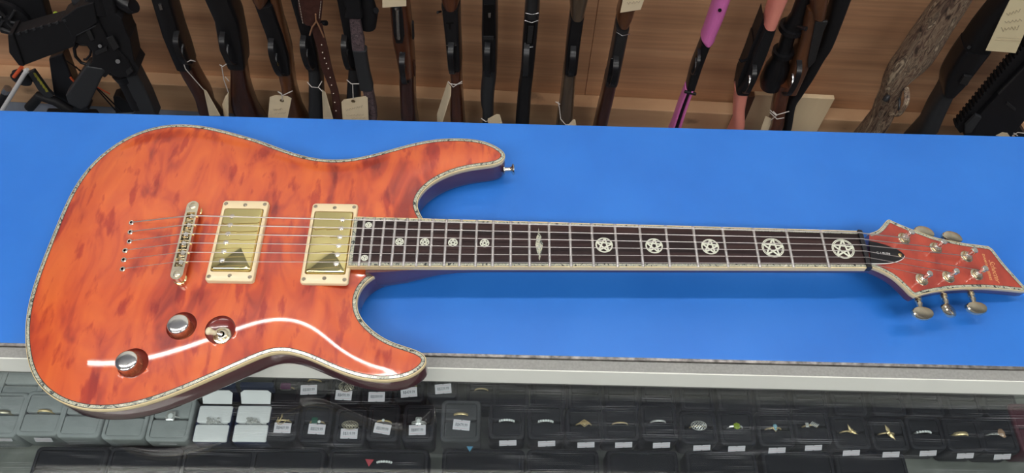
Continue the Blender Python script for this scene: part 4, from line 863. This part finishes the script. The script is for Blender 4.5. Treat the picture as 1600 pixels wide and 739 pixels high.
# 1 scoped pump gun leaning left
def long_gun(label, x, stock, rec, fore=None, gd=None, ms='wood_dark', mr='black', mf='wood_mid', depth=(58, 55, 60), off=150, er=.42, grip=None, barm='black', brr=9, cat='rifle', name='rifle', gw=5.5, gm='black', tm='gunmetal'):
    t = gun_root(label, x, cat, name)
    mb, st = loft(stock, off-4, [depth[0]-8+8*i/(len(stock)-1) for i in range(len(stock))], .75, down=True); mb.build('stock', M[ms], t, angle=70)
    mb, sr = loft(rec, off, depth[1], er, smooth=False, up=0 if fore else 60); mb.build('receiver', M[mr], t, angle=30, bevel=0)
    st_top = sr
    if fore: mb, sf = loft(fore, off+3, depth[2], .8, up=170); mb.build('forend', M[mf], t, angle=70); st_top = sf
    barrel(t, st_top, 430, brr, barm)
    if gd: guard(t, *gd, w=gw, off=off, m=gm, trig=tm)
    return t
g2 = long_gun('leftmost slim black rifle with dark brown stock and loose twine tag', 295, [(273,298,108),(282,306,126),(293,315,144),(301,324,160),(306.5,329,180)], [(233,263,0),(251.5,281,60),(262,290,85),(274,298,112)], None, (276, 50, 98))
patch(g2, 'action_bar', [(247,7),(252,7.5),(254.5,15.5),(250,16)], 151.5, 1, 'steel', 0)
g3 = long_gun('black receiver rifle with brown stock and silver streak, second from left', 372, [(356,381,108),(357,383,126),(356.5,386,144),(357,392,164),(360,398,181)], [(315.5,355.6,0),(333,371,38),(341,380,84),(354,382,110)], None, (348, 50, 98), depth=(58, 60, 60))
g4 = long_gun('brown bolt rifle with rounded wood forend and square hanging tag', 448, [(430,455,117),(435,457,135),(438,459,150),(442,464,170),(445,467.5,184)], [(396,424,12),(414,441,60),(423,450,92),(430,453,119)], [(385,419,-14),(388,418,0),(391,417,8),(398,413,15)], (424, 60, 116), ms='wood_mid', mf='wood_mid')
mb, _ = loft([(417,432,-6),(431,442,40),(444,454,92),(449,456,120)], 140, 30, .8); mb.build('stock_flank', M['wood_mid'], g4)
cyl(g4, 'trigger_shoe', [(432, 97, 162), (434, 103, 166)], 3.2, 'gold')
g5 = long_gun('black rifle wearing an oxblood leather sling', 490, [(479,499,112),(480,501,130),(480,502,149),(480,503,170),(479.5,503,185)], [(451,480,0),(467,488,53.6),(474,494,80),(479,499,113)], None, (474, 56, 106), ms='greypoly')
sl = MB(); rows = [(464,503,-20),(464.5,503.5,0),(467,502,22),(472,500,36),(477,495,40.5)]; mb, _ = loft(rows, 186, 9, .6); lp = mb.build('sling_pad', M['leather'], g5)
mb, _ = loft([(484,503,38),(488,506,52),(496,513,80),(501,518,104),(511,525,130),(518,530,150),(520.5,534,186)], 184, 4, .5); ss = mb.build('sling_strap', M['leather'], g5)
for a, b in [(502.5,70),(504,82),(507,91),(510,99),(513,107),(516,121),(518,133),(521,146),(523,160),(525,173)]: cyl(ss, 'punched_hole', [(a, b, 184.5), (a, b, 186)], 1.3, 'stitch')
cyl(lp, 'lace', [(493, 22, 188), (494, 34, 190), (488, 42, 190), (484, 55, 188)], 1.6, 'lace'); cyl(lp, 'lace', [(494, 32, 190), (499, 42, 190), (506, 58, 188)], 1.6, 'lace')
for q in np.linspace(0, 1, 9): cyl(lp, 'stitch', [(466.5+q*6, 0+q*34, 187.2), (467.3+q*6, 2.6+q*34, 187.2)], .6, 'stitch', n=6)
for q in np.linspace(0, 1, 7): cyl(lp, 'stitch', [(501.5-q*2.5, 2+q*24, 187.2), (501.3-q*2.5, 4.6+q*24, 187.2)], .6, 'stitch', n=6)
cyl(g5, 'bolt_knob', [(500, 34, 150), (508, 36, 160), (510, 36, 161)], [2.5, 5.5, 5], 'black')
g6 = long_gun('black scoped gun with pink-grey camouflage panels and square tag', 553, [(543,561,108),(542,562,126),(540,561,148),(539,560,172),(538,560,188)], [(523,560,-4),(530,560,30),(536,560,60),(541,562,110)], None, (538, 56, 106), ms='greypoly', mr='matblack')
mb, _ = loft([(536,561,-14),(537,562,6),(541,563,16),(540,565,24),(538,565.5,29)], 186, 16, .4, smooth=False); mb.build('accessory_mount', M['matblack'], g6)
mb, _ = loft([(545.5,562,33),(547,565,50),(548.5,569,66),(550,568.5,80)], 184, 14, .4, smooth=False); mb.build('camouflage_panel', M['camo_pink'], g6)
mb, _ = loft([(549.5,572,82),(552,573,95),(556,577,118),(560,581.5,136),(561,582,143)], 188, 22, .6); mb.build('rubber_grip', M['greypoly'], g6)
mb, _ = loft([(566,581,144),(569,583.5,158),(572,587,176),(572,588,190)], 180, 24, .4); mb.build('camouflage_panel', M['camo_pink'], g6)
cyl(g6, 'scope', [(570,-30,150),(571.5,0,150),(575,20,150),(574,40,150)], [16, 16, 19, 17], 'matblack'); cyl(g6, 'scope_turret', [(578,16,150),(588,16.5,160)], 6, 'matblack')
g7 = long_gun('carbine with one piece red brown stock and silver bolt slot', 636, [(622,647.5,120),(622,647,140),(623,647.5,160),(624,648.5,188)], [(605,634,-6),(608,639,35),(611.5,643.5,74),(617,645,98),(622,647,124)], None, (629, 82, 128), ms='wood_dark', mr='wood_red', depth=(58, 58, 60), er=.7)
patch(g7, 'bolt_slot', [(612,11),(628,11),(632,55),(629,68),(619,68),(615,55)], 151.5, 3, 'black', .5); cyl(g7, 'bolt', [(620.5, 14, 154), (622.5, 60, 154)], 4.4, 'steel'); patch(g7, 'bolt_lever', [(643,36),(646,38),(647,62),(644,62)], 140, 10, 'matblack', 1); patch(g7, 'sling_stud', [(645.5,96),(648,98),(649,120),(647,120)], 140, 8, 'wood_dark', 1)
g8 = long_gun('shotgun with glossy red brown stock, edge-on tag tied at its wrist', 711, [(700.5,720.5,112),(702,720.5,128),(703,721,144),(702,722.5,165),(702,724,192)], [(688.6,717,17),(694,718,60),(699,720,113)], [(684,717,-14),(686,717,0),(688.5,716.5,12),(692,714.5,19)], (705, 66, 112), ms='wood_red', mf='wood_red', tm='steel')
patch(g8, 'shell_stop', [(697,35),(709,35),(709,37),(704.5,37.5),(704,46),(702,46),(701,37.5),(697,37)], 151, 1, 'hole', 0); cyl(g8, 'bolt_handle', [(689, 18, 130), (684, 19, 140), (683, 21, 141)], [2, 2.5, 1.5], 'black'); patch(g8, 'receiver_edge', [(697,70.5),(713,70.5),(713,72),(697,72)], 152, 1, 'steel', 0)
g9 = long_gun('all black rifle left of the grey barrelled one', 763, [(752.6,775,113),(752,774.5,130),(750,772,150),(750,770.5,168),(752.5,770,180),(752.6,769.8,193)], [(753,776,-6),(751.7,776.5,60),(752.6,775.5,113)], None, (762, 66, 116), ms='greypoly')
patch(g9, 'receiver_window', [(755.5,8),(773,8),(773,60),(755.5,60)], 151, 2, 'hole', 0); patch(g9, 'latch', [(762.5,20.5),(767,20.5),(766.5,28),(763,28)], 153, 2, 'steel', .3); patch(g9, 'receiver_plate', [(755,57),(771.5,57),(771.5,62.5),(755,62.5)], 153, 3, 'gunmetal', .4)
g10 = long_gun('dark rifle with round grey magazine tube and two silver rings', 822, [(813.6,834,112),(812,832.5,130),(809,830,150),(807,828.5,172),(805,827,195)], [(819,842.5,28),(815.5,838,75),(813.6,834.5,113)], [(820.8,844,-14),(820.5,843.6,0),(819.5,843,18),(818.5,842.5,32)], (823.5, 68, 116), mf='gunmetal', ms='matblack', tm='steel', gm='gunmetal')
patch(g10, 'loading_slot', [(823.5,37),(836.5,37),(832.5,70),(821.5,70)], 151.5, 3, 'hole', 0); patch(g10, 'lifter', [(825.5,41),(834,41),(830.5,68),(823.5,68)], 152.5, 1.5, 'gunmetal', .2)
cyl(g10, 'tube_ring', [(821.5, 20.5, 156), (831.5, 23, 160), (841, 20.5, 156)], .9, 'steel'); cyl(g10, 'tube_ring', [(820, 32, 156), (830.5, 35.5, 160), (841, 32, 156)], .9, 'steel'); cyl(g10, 'tube_ring', [(819.5, 73, 152), (826, 74, 156), (833, 73, 152)], .9, 'steel')
g11 = long_gun('weathered grey brown stocked shotgun beside the panel seam', 888, [(880,901,116),(878,899.5,135),(876,898.5,152),(874,897,170),(870.5,895.5,191)], [(890.5,913,34),(885,907,75),(881,902,119)], [(889,923,-14),(889.5,922,0),(890,917.5,18),(891.5,913,35)], (896, 72, 116), ms='wood_grey', mf='wood_grey')
g12 = long_gun('pump shotgun with short round wooden forend and dark red stock', 950, [(944.5,965.5,134),(941,962.5,150),(937.5,958.5,167),(933,954,185),(930.5,951.4,197)], [(962.5,984,50),(955,975.5,92),(947.6,967.5,130),(945,965.5,137)], [(974,1004,-14),(970,1000,8),(967,994,24),(963,989.5,38),(966,984.5,47)], (963, 88, 130), mf='wood_mid', mr='gunmetal')
cyl(g12, 'forend_ring', [(963, 50, 150), (972.5, 56, 160), (984, 53, 150)], 1.0, 'steel'); patch(g12, 'guard_plate', [(954,92),(967.5,92),(962,129),(947.5,129)], 152, 2, 'black', 1)
for x, y, lbl in [(770, 190, ''), (885, 192, '')]: pass
# pink and coral youth rifles
t = gun_root('slim black barrelled rifle with bright pink forend and pink skeleton stock', 1060, name='air_rifle', cat='rifle')
mb, sf = loft([(1121.5,1149,-14),(1120,1145.5,0),(1108,1132.5,36),(1099,1121,62),(1096,1118.5,70),(1100,1113.5,74.5)], 155, 46, .85, up=120); mb.build('forend', M['pink'], t, angle=70); barrel(t, sf, 380, 8)
mb, _ = loft([(1096.5,1113,72),(1088.5,1105,92),(1080,1097,114),(1071.5,1086,147)], 150, 36, .6); mb.build('receiver', M['black'], t)
for a, b in [((1071,1075.5),(1050.5,1056)), ((1079.5,1084.5),(1061,1066))]:
    mb, _ = loft([(a[0],a[1],144),((a[0]+b[0])/2-.5,(a[1]+b[1])/2-.3,171),(b[0],b[1],199)], 152, 30, .7, down=True); mb.build('stock_rail', M['pink'], t)
mb, _ = loft([(1075,1080.5,144),(1065.5,1070.5,171),(1055.5,1061.5,199)], 148, 34, .7, down=True); mb.build('stock_spine', M['matblack'], t); cyl(t, 'screw_hole', [(1124.7, 16, 155), (1124.7, 16, 156.5)], 3.4, 'hole'); cyl(t, 'swivel_pin', [(1070, 143, 150), (1087, 147, 150)], 3.5, 'black'); guard(t, 1092, 78, 112, 3, 150)
t = gun_root('black receiver rifle with coral pink forend and stock', 1160)
mb, sf = loft([(1214.5,1241,-14),(1209.5,1236,0),(1202,1225,25),(1195,1214.5,49)], 158, 52, .7, up=150); mb.build('forend', M['coral'], t, angle=70); barrel(t, sf, 400, 8)
mb, _ = loft([(1194,1213.5,50),(1177.5,1200,88),(1166,1183,128),(1151,1172,150)], 154, 50, .35, smooth=False); mb.build('receiver', M['matblack'], t, angle=30)
patch(t, 'receiver_flank', [(1193,27),(1195,50),(1166,128),(1151,149),(1149.3,149),(1154,124),(1167,92),(1177,64),(1175,72)], 140, 40, 'matblack', 1)
mb, _ = loft([(1149.5,1171,150),(1148.5,1168,165),(1147,1165.5,180),(1146.5,1165.5,203)], 152, 50, .7, down=True); mb.build('stock', M['coral'], t); cyl(t, 'bolt_handle', [(1168, 92, 140), (1162, 95, 150), (1157, 95.5, 154), (1155.5, 93, 155)], [2.6, 3, 3, 2], 'black'); guard(t, 1179, 100, 142, 4.5, 152, trig='steel')
t = gun_root('scoped bolt rifle with red brown stock and twine, before the pale wood block', 1218)
mb, sf = loft([(1276,1310,-30),(1268,1301,-4),(1267.5,1296,18),(1270,1292,34)], 160, 55, .8, up=150); mb.build('forend', M['wood_mid'], t); barrel(t, sf, 420, 9)
mb, _ = loft([(1262,1295,20),(1253,1284,62),(1241,1268,105),(1228,1247,150)], 152, 55, .5); mb.build('receiver', M['wood_mid'], t); patch(t, 'floor_plate', [(1274,35),(1294,34),(1287,50),(1274,96),(1263,108),(1262,96)], 156, 6, 'gunmetal', 1.2)
mb, _ = loft([(1218,1240,138),(1213,1235,158),(1208,1230,180),(1204.5,1227,203)], 150, 52, .75, down=True); mb.build('stock', M['wood_red'], t); guard(t, 1249, 96, 146, 5, 158, trig='steel')
sc_ = cyl(t, 'scope', [(1270,-40,120),(1256,-2,120),(1247,22,120),(1241,38,120),(1233,52,120),(1226,75,120),(1219,92,120),(1215,103,120),(1207,124,120),(1204.5,134,120)], [14, 14, 14, 20, 14, 14, 18, 24, 26, 22], 'black', n=24)
cyl(sc_, 'scope_ring', [(1238.5, 40, 120), (1235.5, 46, 120)], 25, 'black', n=24); cyl(sc_, 'scope_ring', [(1225, 78, 120), (1223, 84, 120)], 22, 'black', n=24); cyl(t, 'bolt_handle', [(1247, 42, 145), (1255, 44, 160), (1260, 45, 164)], [3, 3.4, 4.6], 'black')
t = gun_root('plain black rifle tucked behind the scoped one', 1236)
mb, sf = loft([(1330,1362,-60),(1306,1336,-4),(1296,1321,34),(1282,1304,76),(1268,1290,98),(1256,1274,125),(1240,1256,152),(1230,1245,170),(1226,1239,203)], 128, 45, .6, down=True, up=250, dd=0); mb.build('stock', M['matblack'], t); barrel(t, sf, 300, 9)
# camouflage rifle, black pistol grip gun, black tactical rifle
t = gun_root('bolt rifle wrapped in grass pattern camouflage with looped guard', 1385)
mb, sf = loft([(1492,1545,-14),(1483,1531,0),(1462,1512,30),(1447,1498,50),(1425,1480,80),(1406,1461,108),(1396,1444,122),(1390,1428,134),(1385,1416,146),(1380,1411,165),(1372,1405,182),(1366,1396,200)], 150, 62, .8, down=True, up=220, dn_w=1.1); mb.build('stock', M['camo'], t, angle=0); barrel(t, sf, 330, 11, 'camo')
cyl(t, 'bolt_handle', [(1391, 146, 140), (1385, 153, 148), (1382.5, 157, 150)], [3.5, 6.5, 6], 'gunmetal'); guard(t, 1416, 138, 176, 5.5, 148, m='camo', reach=30); patch(t, 'sling_rail', [(1456,32),(1458,33),(1447,52),(1444,50)], 130, 12, 'matblack', 1); patch(t, 'ejection_port', [(1406,106),(1409,107),(1395,138),(1391,136)], 135, 14, 'black', 1.5)
t = gun_root('black shotgun with grey butt, left of the long yellow tag', 1460, name='shotgun', cat='shotgun')
mb, sf = loft([(1593,1632,-16),(1578,1620,0),(1553,1592,30),(1528,1568,60),(1509,1552,86)], 150, 60, .55, up=220); mb.build('forend', M['matblack'], t); barrel(t, sf, 300, 10)
mb, _ = loft([(1509,1553,86),(1490,1532,113),(1477,1513,137),(1475,1495,154)], 152, 62, .5); mb.build('receiver', M['black'], t)
mb, _ = loft([(1477,1499,142),(1468,1492,160),(1454,1482,182),(1441,1471,208)], 146, 55, .7, down=True); mb.build('stock', M['greypoly'], t); cyl(t, 'forend_nub', [(1517, 76, 140), (1514, 74, 145)], 3.5, 'black')
patch(t, 'trigger_plate', [(1507,118.5),(1519,120.5),(1511,134.5),(1499,131)], 158, 6, 'gunmetal', 1.2)
t = gun_root('black tactical rifle with toothed rail at the right edge', 1560)
rail = []; a = np.array([1640., 26.]); b = np.array([1494., 200.]); n_ = 30; dn = np.array([-.77, -.64])
for i in range(n_): p = a+(b-a)*i/n_; q = a+(b-a)*(i+.5)/n_; rail += [tuple(p), tuple(q), tuple(q+dn*2.2), tuple(a+(b-a)*(i+1)/n_+dn*2.2)]
patch(t, 'top_rail', rail+[(1494,200),(1500,208),(1512,204),(1660,40)], 140, 22, 'matblack', .3)
patch(t, 'receiver', [(1660,40),(1512,200),(1506,214),(1580,216),(1600,190),(1690,120)], 152, 46, 'black', 2); patch(t, 'charging_handle', [(1574,160),(1588,171),(1586,174),(1572,163)], 156, 6, 'gunmetal', .6); patch(t, 'side_rib', [(1559,146),(1600,105),(1601,107),(1561,149)], 154, 4, 'gunmetal', .4)
patch(t, 'carry_bracket', [(1508,197),(1525,180),(1534,184),(1518,208),(1508,209)], 158, 8, 'greypoly', 1.5); cyl(t, 'handguard', [(1700, -60, 130), (1640, 20, 130)], 26, 'matblack'); cyl(t, 'stock_tube', [(1560, 200, 120), (1530, 330, 110)], 20, 'matblack')
patch(t, 'pistol_grip', [(1576,190),(1592,196),(1620,240),(1600,246)], 150, 30, 'matblack', 2)
mb = MB(); s0 = on(1530, 325, 110); mb.box((s0[0], s0[1], (s0[2]+SHELF)/2+10), (60, 40, s0[2]-SHELF+18)); mb.build('stock', M['matblack'], t, bevel=4)

# AR pattern rifle seen side-on at the left
t = gun_root('black tactical rifle side-on with ribbed magazine pointing left', 175)
patch(t, 'upper_receiver', [(128,6),(150,-6),(176,0),(181,22),(190,30),(199,55),(203,62),(210,98),(218,108),(212,118),(188,122),(170,118),(150,70)], 172, 44, 'matblack', 2)
patch(t, 'lower_receiver', [(107,33),(128,12),(152,30),(168,60),(200,95),(208,112),(203,120),(186,122),(172,114),(164,122),(146,113),(138,104),(144,96),(143.5,80),(137,70),(124,69),(116,66)], 176, 36, 'black', 2)
patch(t, 'magazine_well', [(95,30),(120,12),(146,4),(152,36),(120,58),(116,74),(107,48)], 180, 40, 'matblack', 2)
mg = patch(t, 'magazine', [(19,54),(60,42),(106,30),(112,50),(117,73),(76,88),(37,103),(30,82)], 178, 32, 'matblack', 2)
patch(mg, 'magazine_foot', [(12,55),(20,52),(38,104),(30,103),(14,82)], 182, 40, 'matblack', 2)
for k in range(7): a = 26+k*12; patch(mg, 'magazine_rib', [(a,52-k*3.4),(a+4,50.7-k*3.4),(a+6,54-k*3.4),(a+2,56-k*3.4)], 181, 4, 'greypoly', .5)
cyl(t, 'trigger_guard', [(122,68,165),(116,76,165),(118,88,165),(127,98,165),(138,101,165)], 3.2, 'matblack'); cyl(t, 'trigger', [(143,74,165),(141,86,165),(135,93,165),(131,93,165)], 2.4, 'black'); cyl(t, 'guard_front', [(124,69,165),(137,70,165),(143,78,165)], 3, 'matblack')
patch(t, 'pistol_grip', [(134,104),(160,108),(164,112),(158,124),(138,166),(128,172),(106,162),(102,150),(110,140),(124,118)], 178, 30, 'greypoly', 4, seg=3)
patch(t, 'ejection_port', [(166,60),(176,56),(186,74),(178,80)], 180, 3, 'gunmetal', .5); patch(t, 'fire_selector', [(148,82),(166,74),(168,79),(150,87)], 181, 5, 'gunmetal', .6); patch(t, 'magazine_catch', [(134,48),(140,45),(147,62),(142,65)], 180, 4, 'gunmetal', .6); cyl(t, 'receiver_pin', [(184, 96, 176), (184, 96, 181)], 4.5, 'gunmetal'); cyl(t, 'receiver_pin', [(156, 72, 176), (156, 72, 181)], 3.5, 'gunmetal'); patch(t, 'selector_lever', [(196,112),(204,106),(208,112),(199,118)], 181, 5, 'gunmetal', .8)
cyl(t, 'bolt_catch', [(120,55,180),(150,40,180)], 1.2, 'gunmetal'); cyl(t, 'forward_assist', [(205,60,150),(206,70,150)], 6, 'matblack'); cyl(t, 'charging_handle', [(203,96,150),(214,101,150),(218,100,150)], [3, 5, 3.5], 'matblack')
cyl(t, 'castle_nut', [(190,113,150),(196,122,150)], [22, 20], 'black'); cyl(t, 'buffer_tube', [(192,116,150),(216,165,150)], 17, 'matblack')
patch(t, 'buttstock', [(195,118),(211,112),(232,152),(246,186),(205,190),(212,160),(200,150),(196,138)], 165, 34, 'greypoly', 4, seg=3)
mb = MB(); s0 = on(225, 185, 150); mb.box((s0[0], s0[1], (s0[2]+SHELF)/2), (70, 34, s0[2]-SHELF-1)); mb.build('stock_foot', M['greypoly'], t, bevel=4)
patch(t, 'top_rail', [(176,14),(182,20),(186,29),(184,31),(191,38),(189,41),(196,48),(194,51),(200,58),(190,62),(165,20)], 165, 18, 'matblack', .5); cyl(t, 'sight', [(178,-4,150),(190,4,150),(204,10,150),(208,8,150)], [12, 14, 16, 15], 'black', n=20); cyl(t, 'handguard', [(160,10,150),(120,-120,150)], 27, 'matblack'); cyl(t, 'barrel', [(120,-120,150),(85,-240,150)], 9, 'black'); cyl(t, 'front_sling_mount', [(118,2,150),(150,0,150)], 12, 'matblack')

# compound bow behind it
t = thing('compound_bow', 'black compound bow with white arrow and yellow lettered limb behind the left rifle', 'bow', (on(70, 175, 90)[0], on(70, 175, 90)[1], SHELF))
patch(t, 'riser', [(20,-8),(64,-8),(78,40),(58,52),(28,58),(0,52),(-10,20),(-8,-8)], 110, 26, 'matblack', 3); patch(t, 'riser', [(76,92),(98,84),(122,148),(140,172),(96,180),(84,150)], 110, 30, 'black', 3)
cm = MB(); c0 = on(10, 30, 120); cm.lathe(c0, [(46, -8), (46, 0), (40, 0), (38, -5), (8, -5), (8, 0), (.1, 0)], [WT, np.array([0, 0, 1.]), WN], 40); cw = cm.build('cam_wheel', M['black'], t)
for k in range(6): q = k*math.pi/3+.3; mb = MB(); mb.tube([c0+(WT*math.cos(q)+np.array([0, 0, 1.])*math.sin(q))*8+WN*1, c0+(WT*math.cos(q+.4)+np.array([0, 0, 1.])*math.sin(q+.4))*42+WN*1], 3, 8); mb.build('cam_spoke', M['gunmetal'], cw)
cm = MB(); cm.lathe(on(33, 124, 130), [(20, -12), (22, -9), (17, -4), (22, 0), (18, 2), (6, 2), (.1, 2)], [WT, np.array([0, 0, 1.]), WN], 30); cm.build('cam_wheel', M['black'], t)
lb_ = patch(t, 'limb', [(43,114),(53,110),(76,142),(84,150),(74,156),(60,142)], 128, 8, 'greypoly', 1)
for k in range(5): patch(lb_, 'limb_lettering', [(52+k*4.2,114+k*5.8),(56+k*4.2,115+k*5.8),(59+k*4.2,120+k*5.8),(55+k*4.2,121+k*5.8)], 128.8, .8, 'yellow', 0)
cyl(t, 'sight_dot', [(85,26,120),(88,22,120)], [2, 6], 'lime'); cyl(t, 'sight_pin', [(72,40,120),(88,24,120)], 5, 'matblack')
cyl(t, 'arrow_rest', [(46,168,125),(62,150,125),(86,158,125),(110,172,125)], 11, 'matblack'); cyl(t, 'bow_string', [(104,95,110),(128,112,110),(180,172,110)], 1.6, 'black'); cyl(t, 'bow_string', [(118,104,112),(190,174,112)], 1.6, 'black'); cyl(t, 'string_serving', [(148,134,113),(172,147,113)], 1.5, 'orange'); cyl(t, 'string_serving', [(110,121,113),(118,130,113)], 2.4, 'orange'); cyl(t, 'string_serving', [(22,120,135),(34,105,135)], 4, 'orange')
patch(t, 'limb_pocket', [(176,152),(184,150),(200,160),(214,176),(180,178)], 100, 26, 'matblack', 3); cyl(t, 'stabilizer', [(12,140,120),(-6,172,120)], 8, 'matblack'); cyl(t, 'stabilizer_cap', [(12,138,121),(8,144,121)], 8.6, 'steel')
mb = MB(); s0 = on(110, 176, 95); mb.box((s0[0], s0[1], (s0[2]+SHELF)/2), (120, 30, s0[2]-SHELF-.5)); mb.build('lower_limb', M['matblack'], t, bevel=4)
a_ = thing('arrow', 'white arrow shaft leaning at the lower left of the rack', 'arrow', tuple(on(2, 170, 140)))
a0, a1 = on(43, 108, 150), on(1, 176, 150); dv = (a1-a0)/np.linalg.norm(a1-a0); Lr = (a0[2]-SHELF)/(-dv[2])
mb = MB(); mb.tube([a0, a0+dv*8], [3.5, 6], 12); mb.tube([a0+dv*8, a0+dv*(Lr-1)], 4.6, 12); mb.build('shaft', M['arrow_white'], a_)

# tags
hang_tag([(421.5,152),(431,149),(449,150.5),(455.5,154),(449,186),(418.5,185)], 'square manila tag on the rifle with the rounded wood forend', string=[[(434,143),(442,149),(457,142,170)], [(434,143),(440,146),(441,157)]], eye=(440.5,157), marks=[scribble(427,441,172,170,9,1.8,1), scribble(428,446,178,176,8,.8,2)])
hang_tag([(537,156),(571,150.5),(574.5,153),(576,190),(535.5,188),(533.5,160)], 'square manila tag beside the pink-grey camouflage gun', off=190, string=[[(542,125),(549,131),(561,131)], [(551,131),(551.5,145),(552,155)]], eye=(552,158), marks=[scribble(540,566,172,166,14,2.2,3), scribble(541,568,180,179,12,1.0,4), scribble(548,571,184.5,184,8,.8,5)])
hang_tag([(503,140,160),(508,144,196),(520,186,200),(505,186,165)], 'manila tag seen edge-on under the leather sling', string=[[(480,128,160),(487,136,165),(497,137,175),(503,127,160)], [(497,136,172),(504,143,180)]])
hang_tag([(318,139,150),(322,142,172),(344,181,182),(327,181,150)], 'narrow tan tag twisted on the leftmost rifle', string=[[(281,94,165),(287,100,168),(298,94,170),(305,96,165)], [(287,99,168),(290,108,168),(318,140,165)]])
hang_tag([(352,150,160),(357,144,180),(352,160,186),(357,182,186),(350,182,160),(347,163,160)], 'curled tan tag at the second rifle from the left', string=[[(343,101,168),(348,104,168),(354,100,165)], [(346,102,168),(350,125,168),(357,145,168)], [(352,120,168),(358,127,168)]])
hang_tag([(699,128,165),(704,136,190),(703.5,150,200),(691,191,205),(683,190,165),(682.8,178,160)], 'cream tag hanging edge-on from the glossy red brown stock', string=[[(700,127,165),(708,136,172),(722,127,160)], [(703,131,168),(712,132,172),(722,130,160)]])
hang_tag([(762,186),(776,178.5),(781,179.5),(786,196),(763,197)], 'cream tag corner under the all black rifle', off=178, string=[[(752,185,165),(759,190,172),(766,188,178)]])
hang_tag([(887,196),(896,186.5),(899,187.5),(901,199),(888,199)], 'cream tag corner under the weathered brown shotgun', off=178, string=[[(872,159,165),(874,168,165),(876,186,170),(884,195,176),(894,194,178)], [(868,159,165),(875,163,165)]])
hang_tag([(597,-16),(634,-20),(635,9.5),(597.5,12)], 'blank cream tag over the carbine with silver bolt', off=180)
hang_tag([(976,-14),(1010,-10),(1001,15),(969,20)], 'cream tag with pencilled price over the short wooden forend', off=182, marks=[scribble(980,1000,5,3,8,2.4,9)])
hang_tag([(1586,-16),(1612,-16),(1606,40),(1587,83),(1540,79),(1563,30)], 'long yellow tag with handwriting at the upper right', off=185, m='manila_y', marks=[scribble(1573,1594,23,17,8,3,11), scribble(1570,1597,35,31,9,2.2,12), scribble(1565,1592,46,43,10,4,13), [(1557,58),(1597,60)], [(1555,62),(1595,64)]])
hang_tag([(1196,182),(1208,186),(1206,204),(1188,204)], 'pale tag behind the scoped rifle stock', off=135, string=[[(1203,172,165),(1212,180,172),(1233,174,165)], [(1203,176,165),(1214,186,170),(1225,184,165)], [(1204,188,165),(1214,180,170),(1208,174,165)]])
hang_tag([(1556,212),(1566,207),(1574,208),(1580,216)], 'white tag corner under the toothed rail rifle', off=185, string=[[(1582,212,185),(1590,207,185),(1600,208,185)], [(1584,208,185),(1590,212,185)]])
# pale pine block standing against the rail
mb = MB(); P = [on(1180, 150, 60), on(1305, 155, 60)]; zt_ = (P[0][2]+P[1][2])/2; c = (P[0]+P[1])/2; wd = np.linalg.norm(P[1]-P[0])
c = c-WN*8; mb.box((c[0], c[1], (zt_+SHELF)/2+.2), (wd, 12, zt_-SHELF-.4), WAX); tag(mb.build('wood_block', M['paleblock'], smooth=False, bevel=1), 'pale pine board standing on the shelf behind the scoped rifle', 'board')
mb = MB(); P = [on(1158, 150, 56), on(1180, 150, 56)]; c = (P[0]+P[1])/2; wd = np.linalg.norm(P[1]-P[0])-2
c = c-WN*4; mb.box((c[0], c[1], (zt_+SHELF)/2-2), (wd, 16, zt_-SHELF-4.4), WAX); tag(mb.build('wood_block', M['wood_mid'], smooth=False, bevel=1), 'narrow brown wood block left of the pale pine board', 'board')
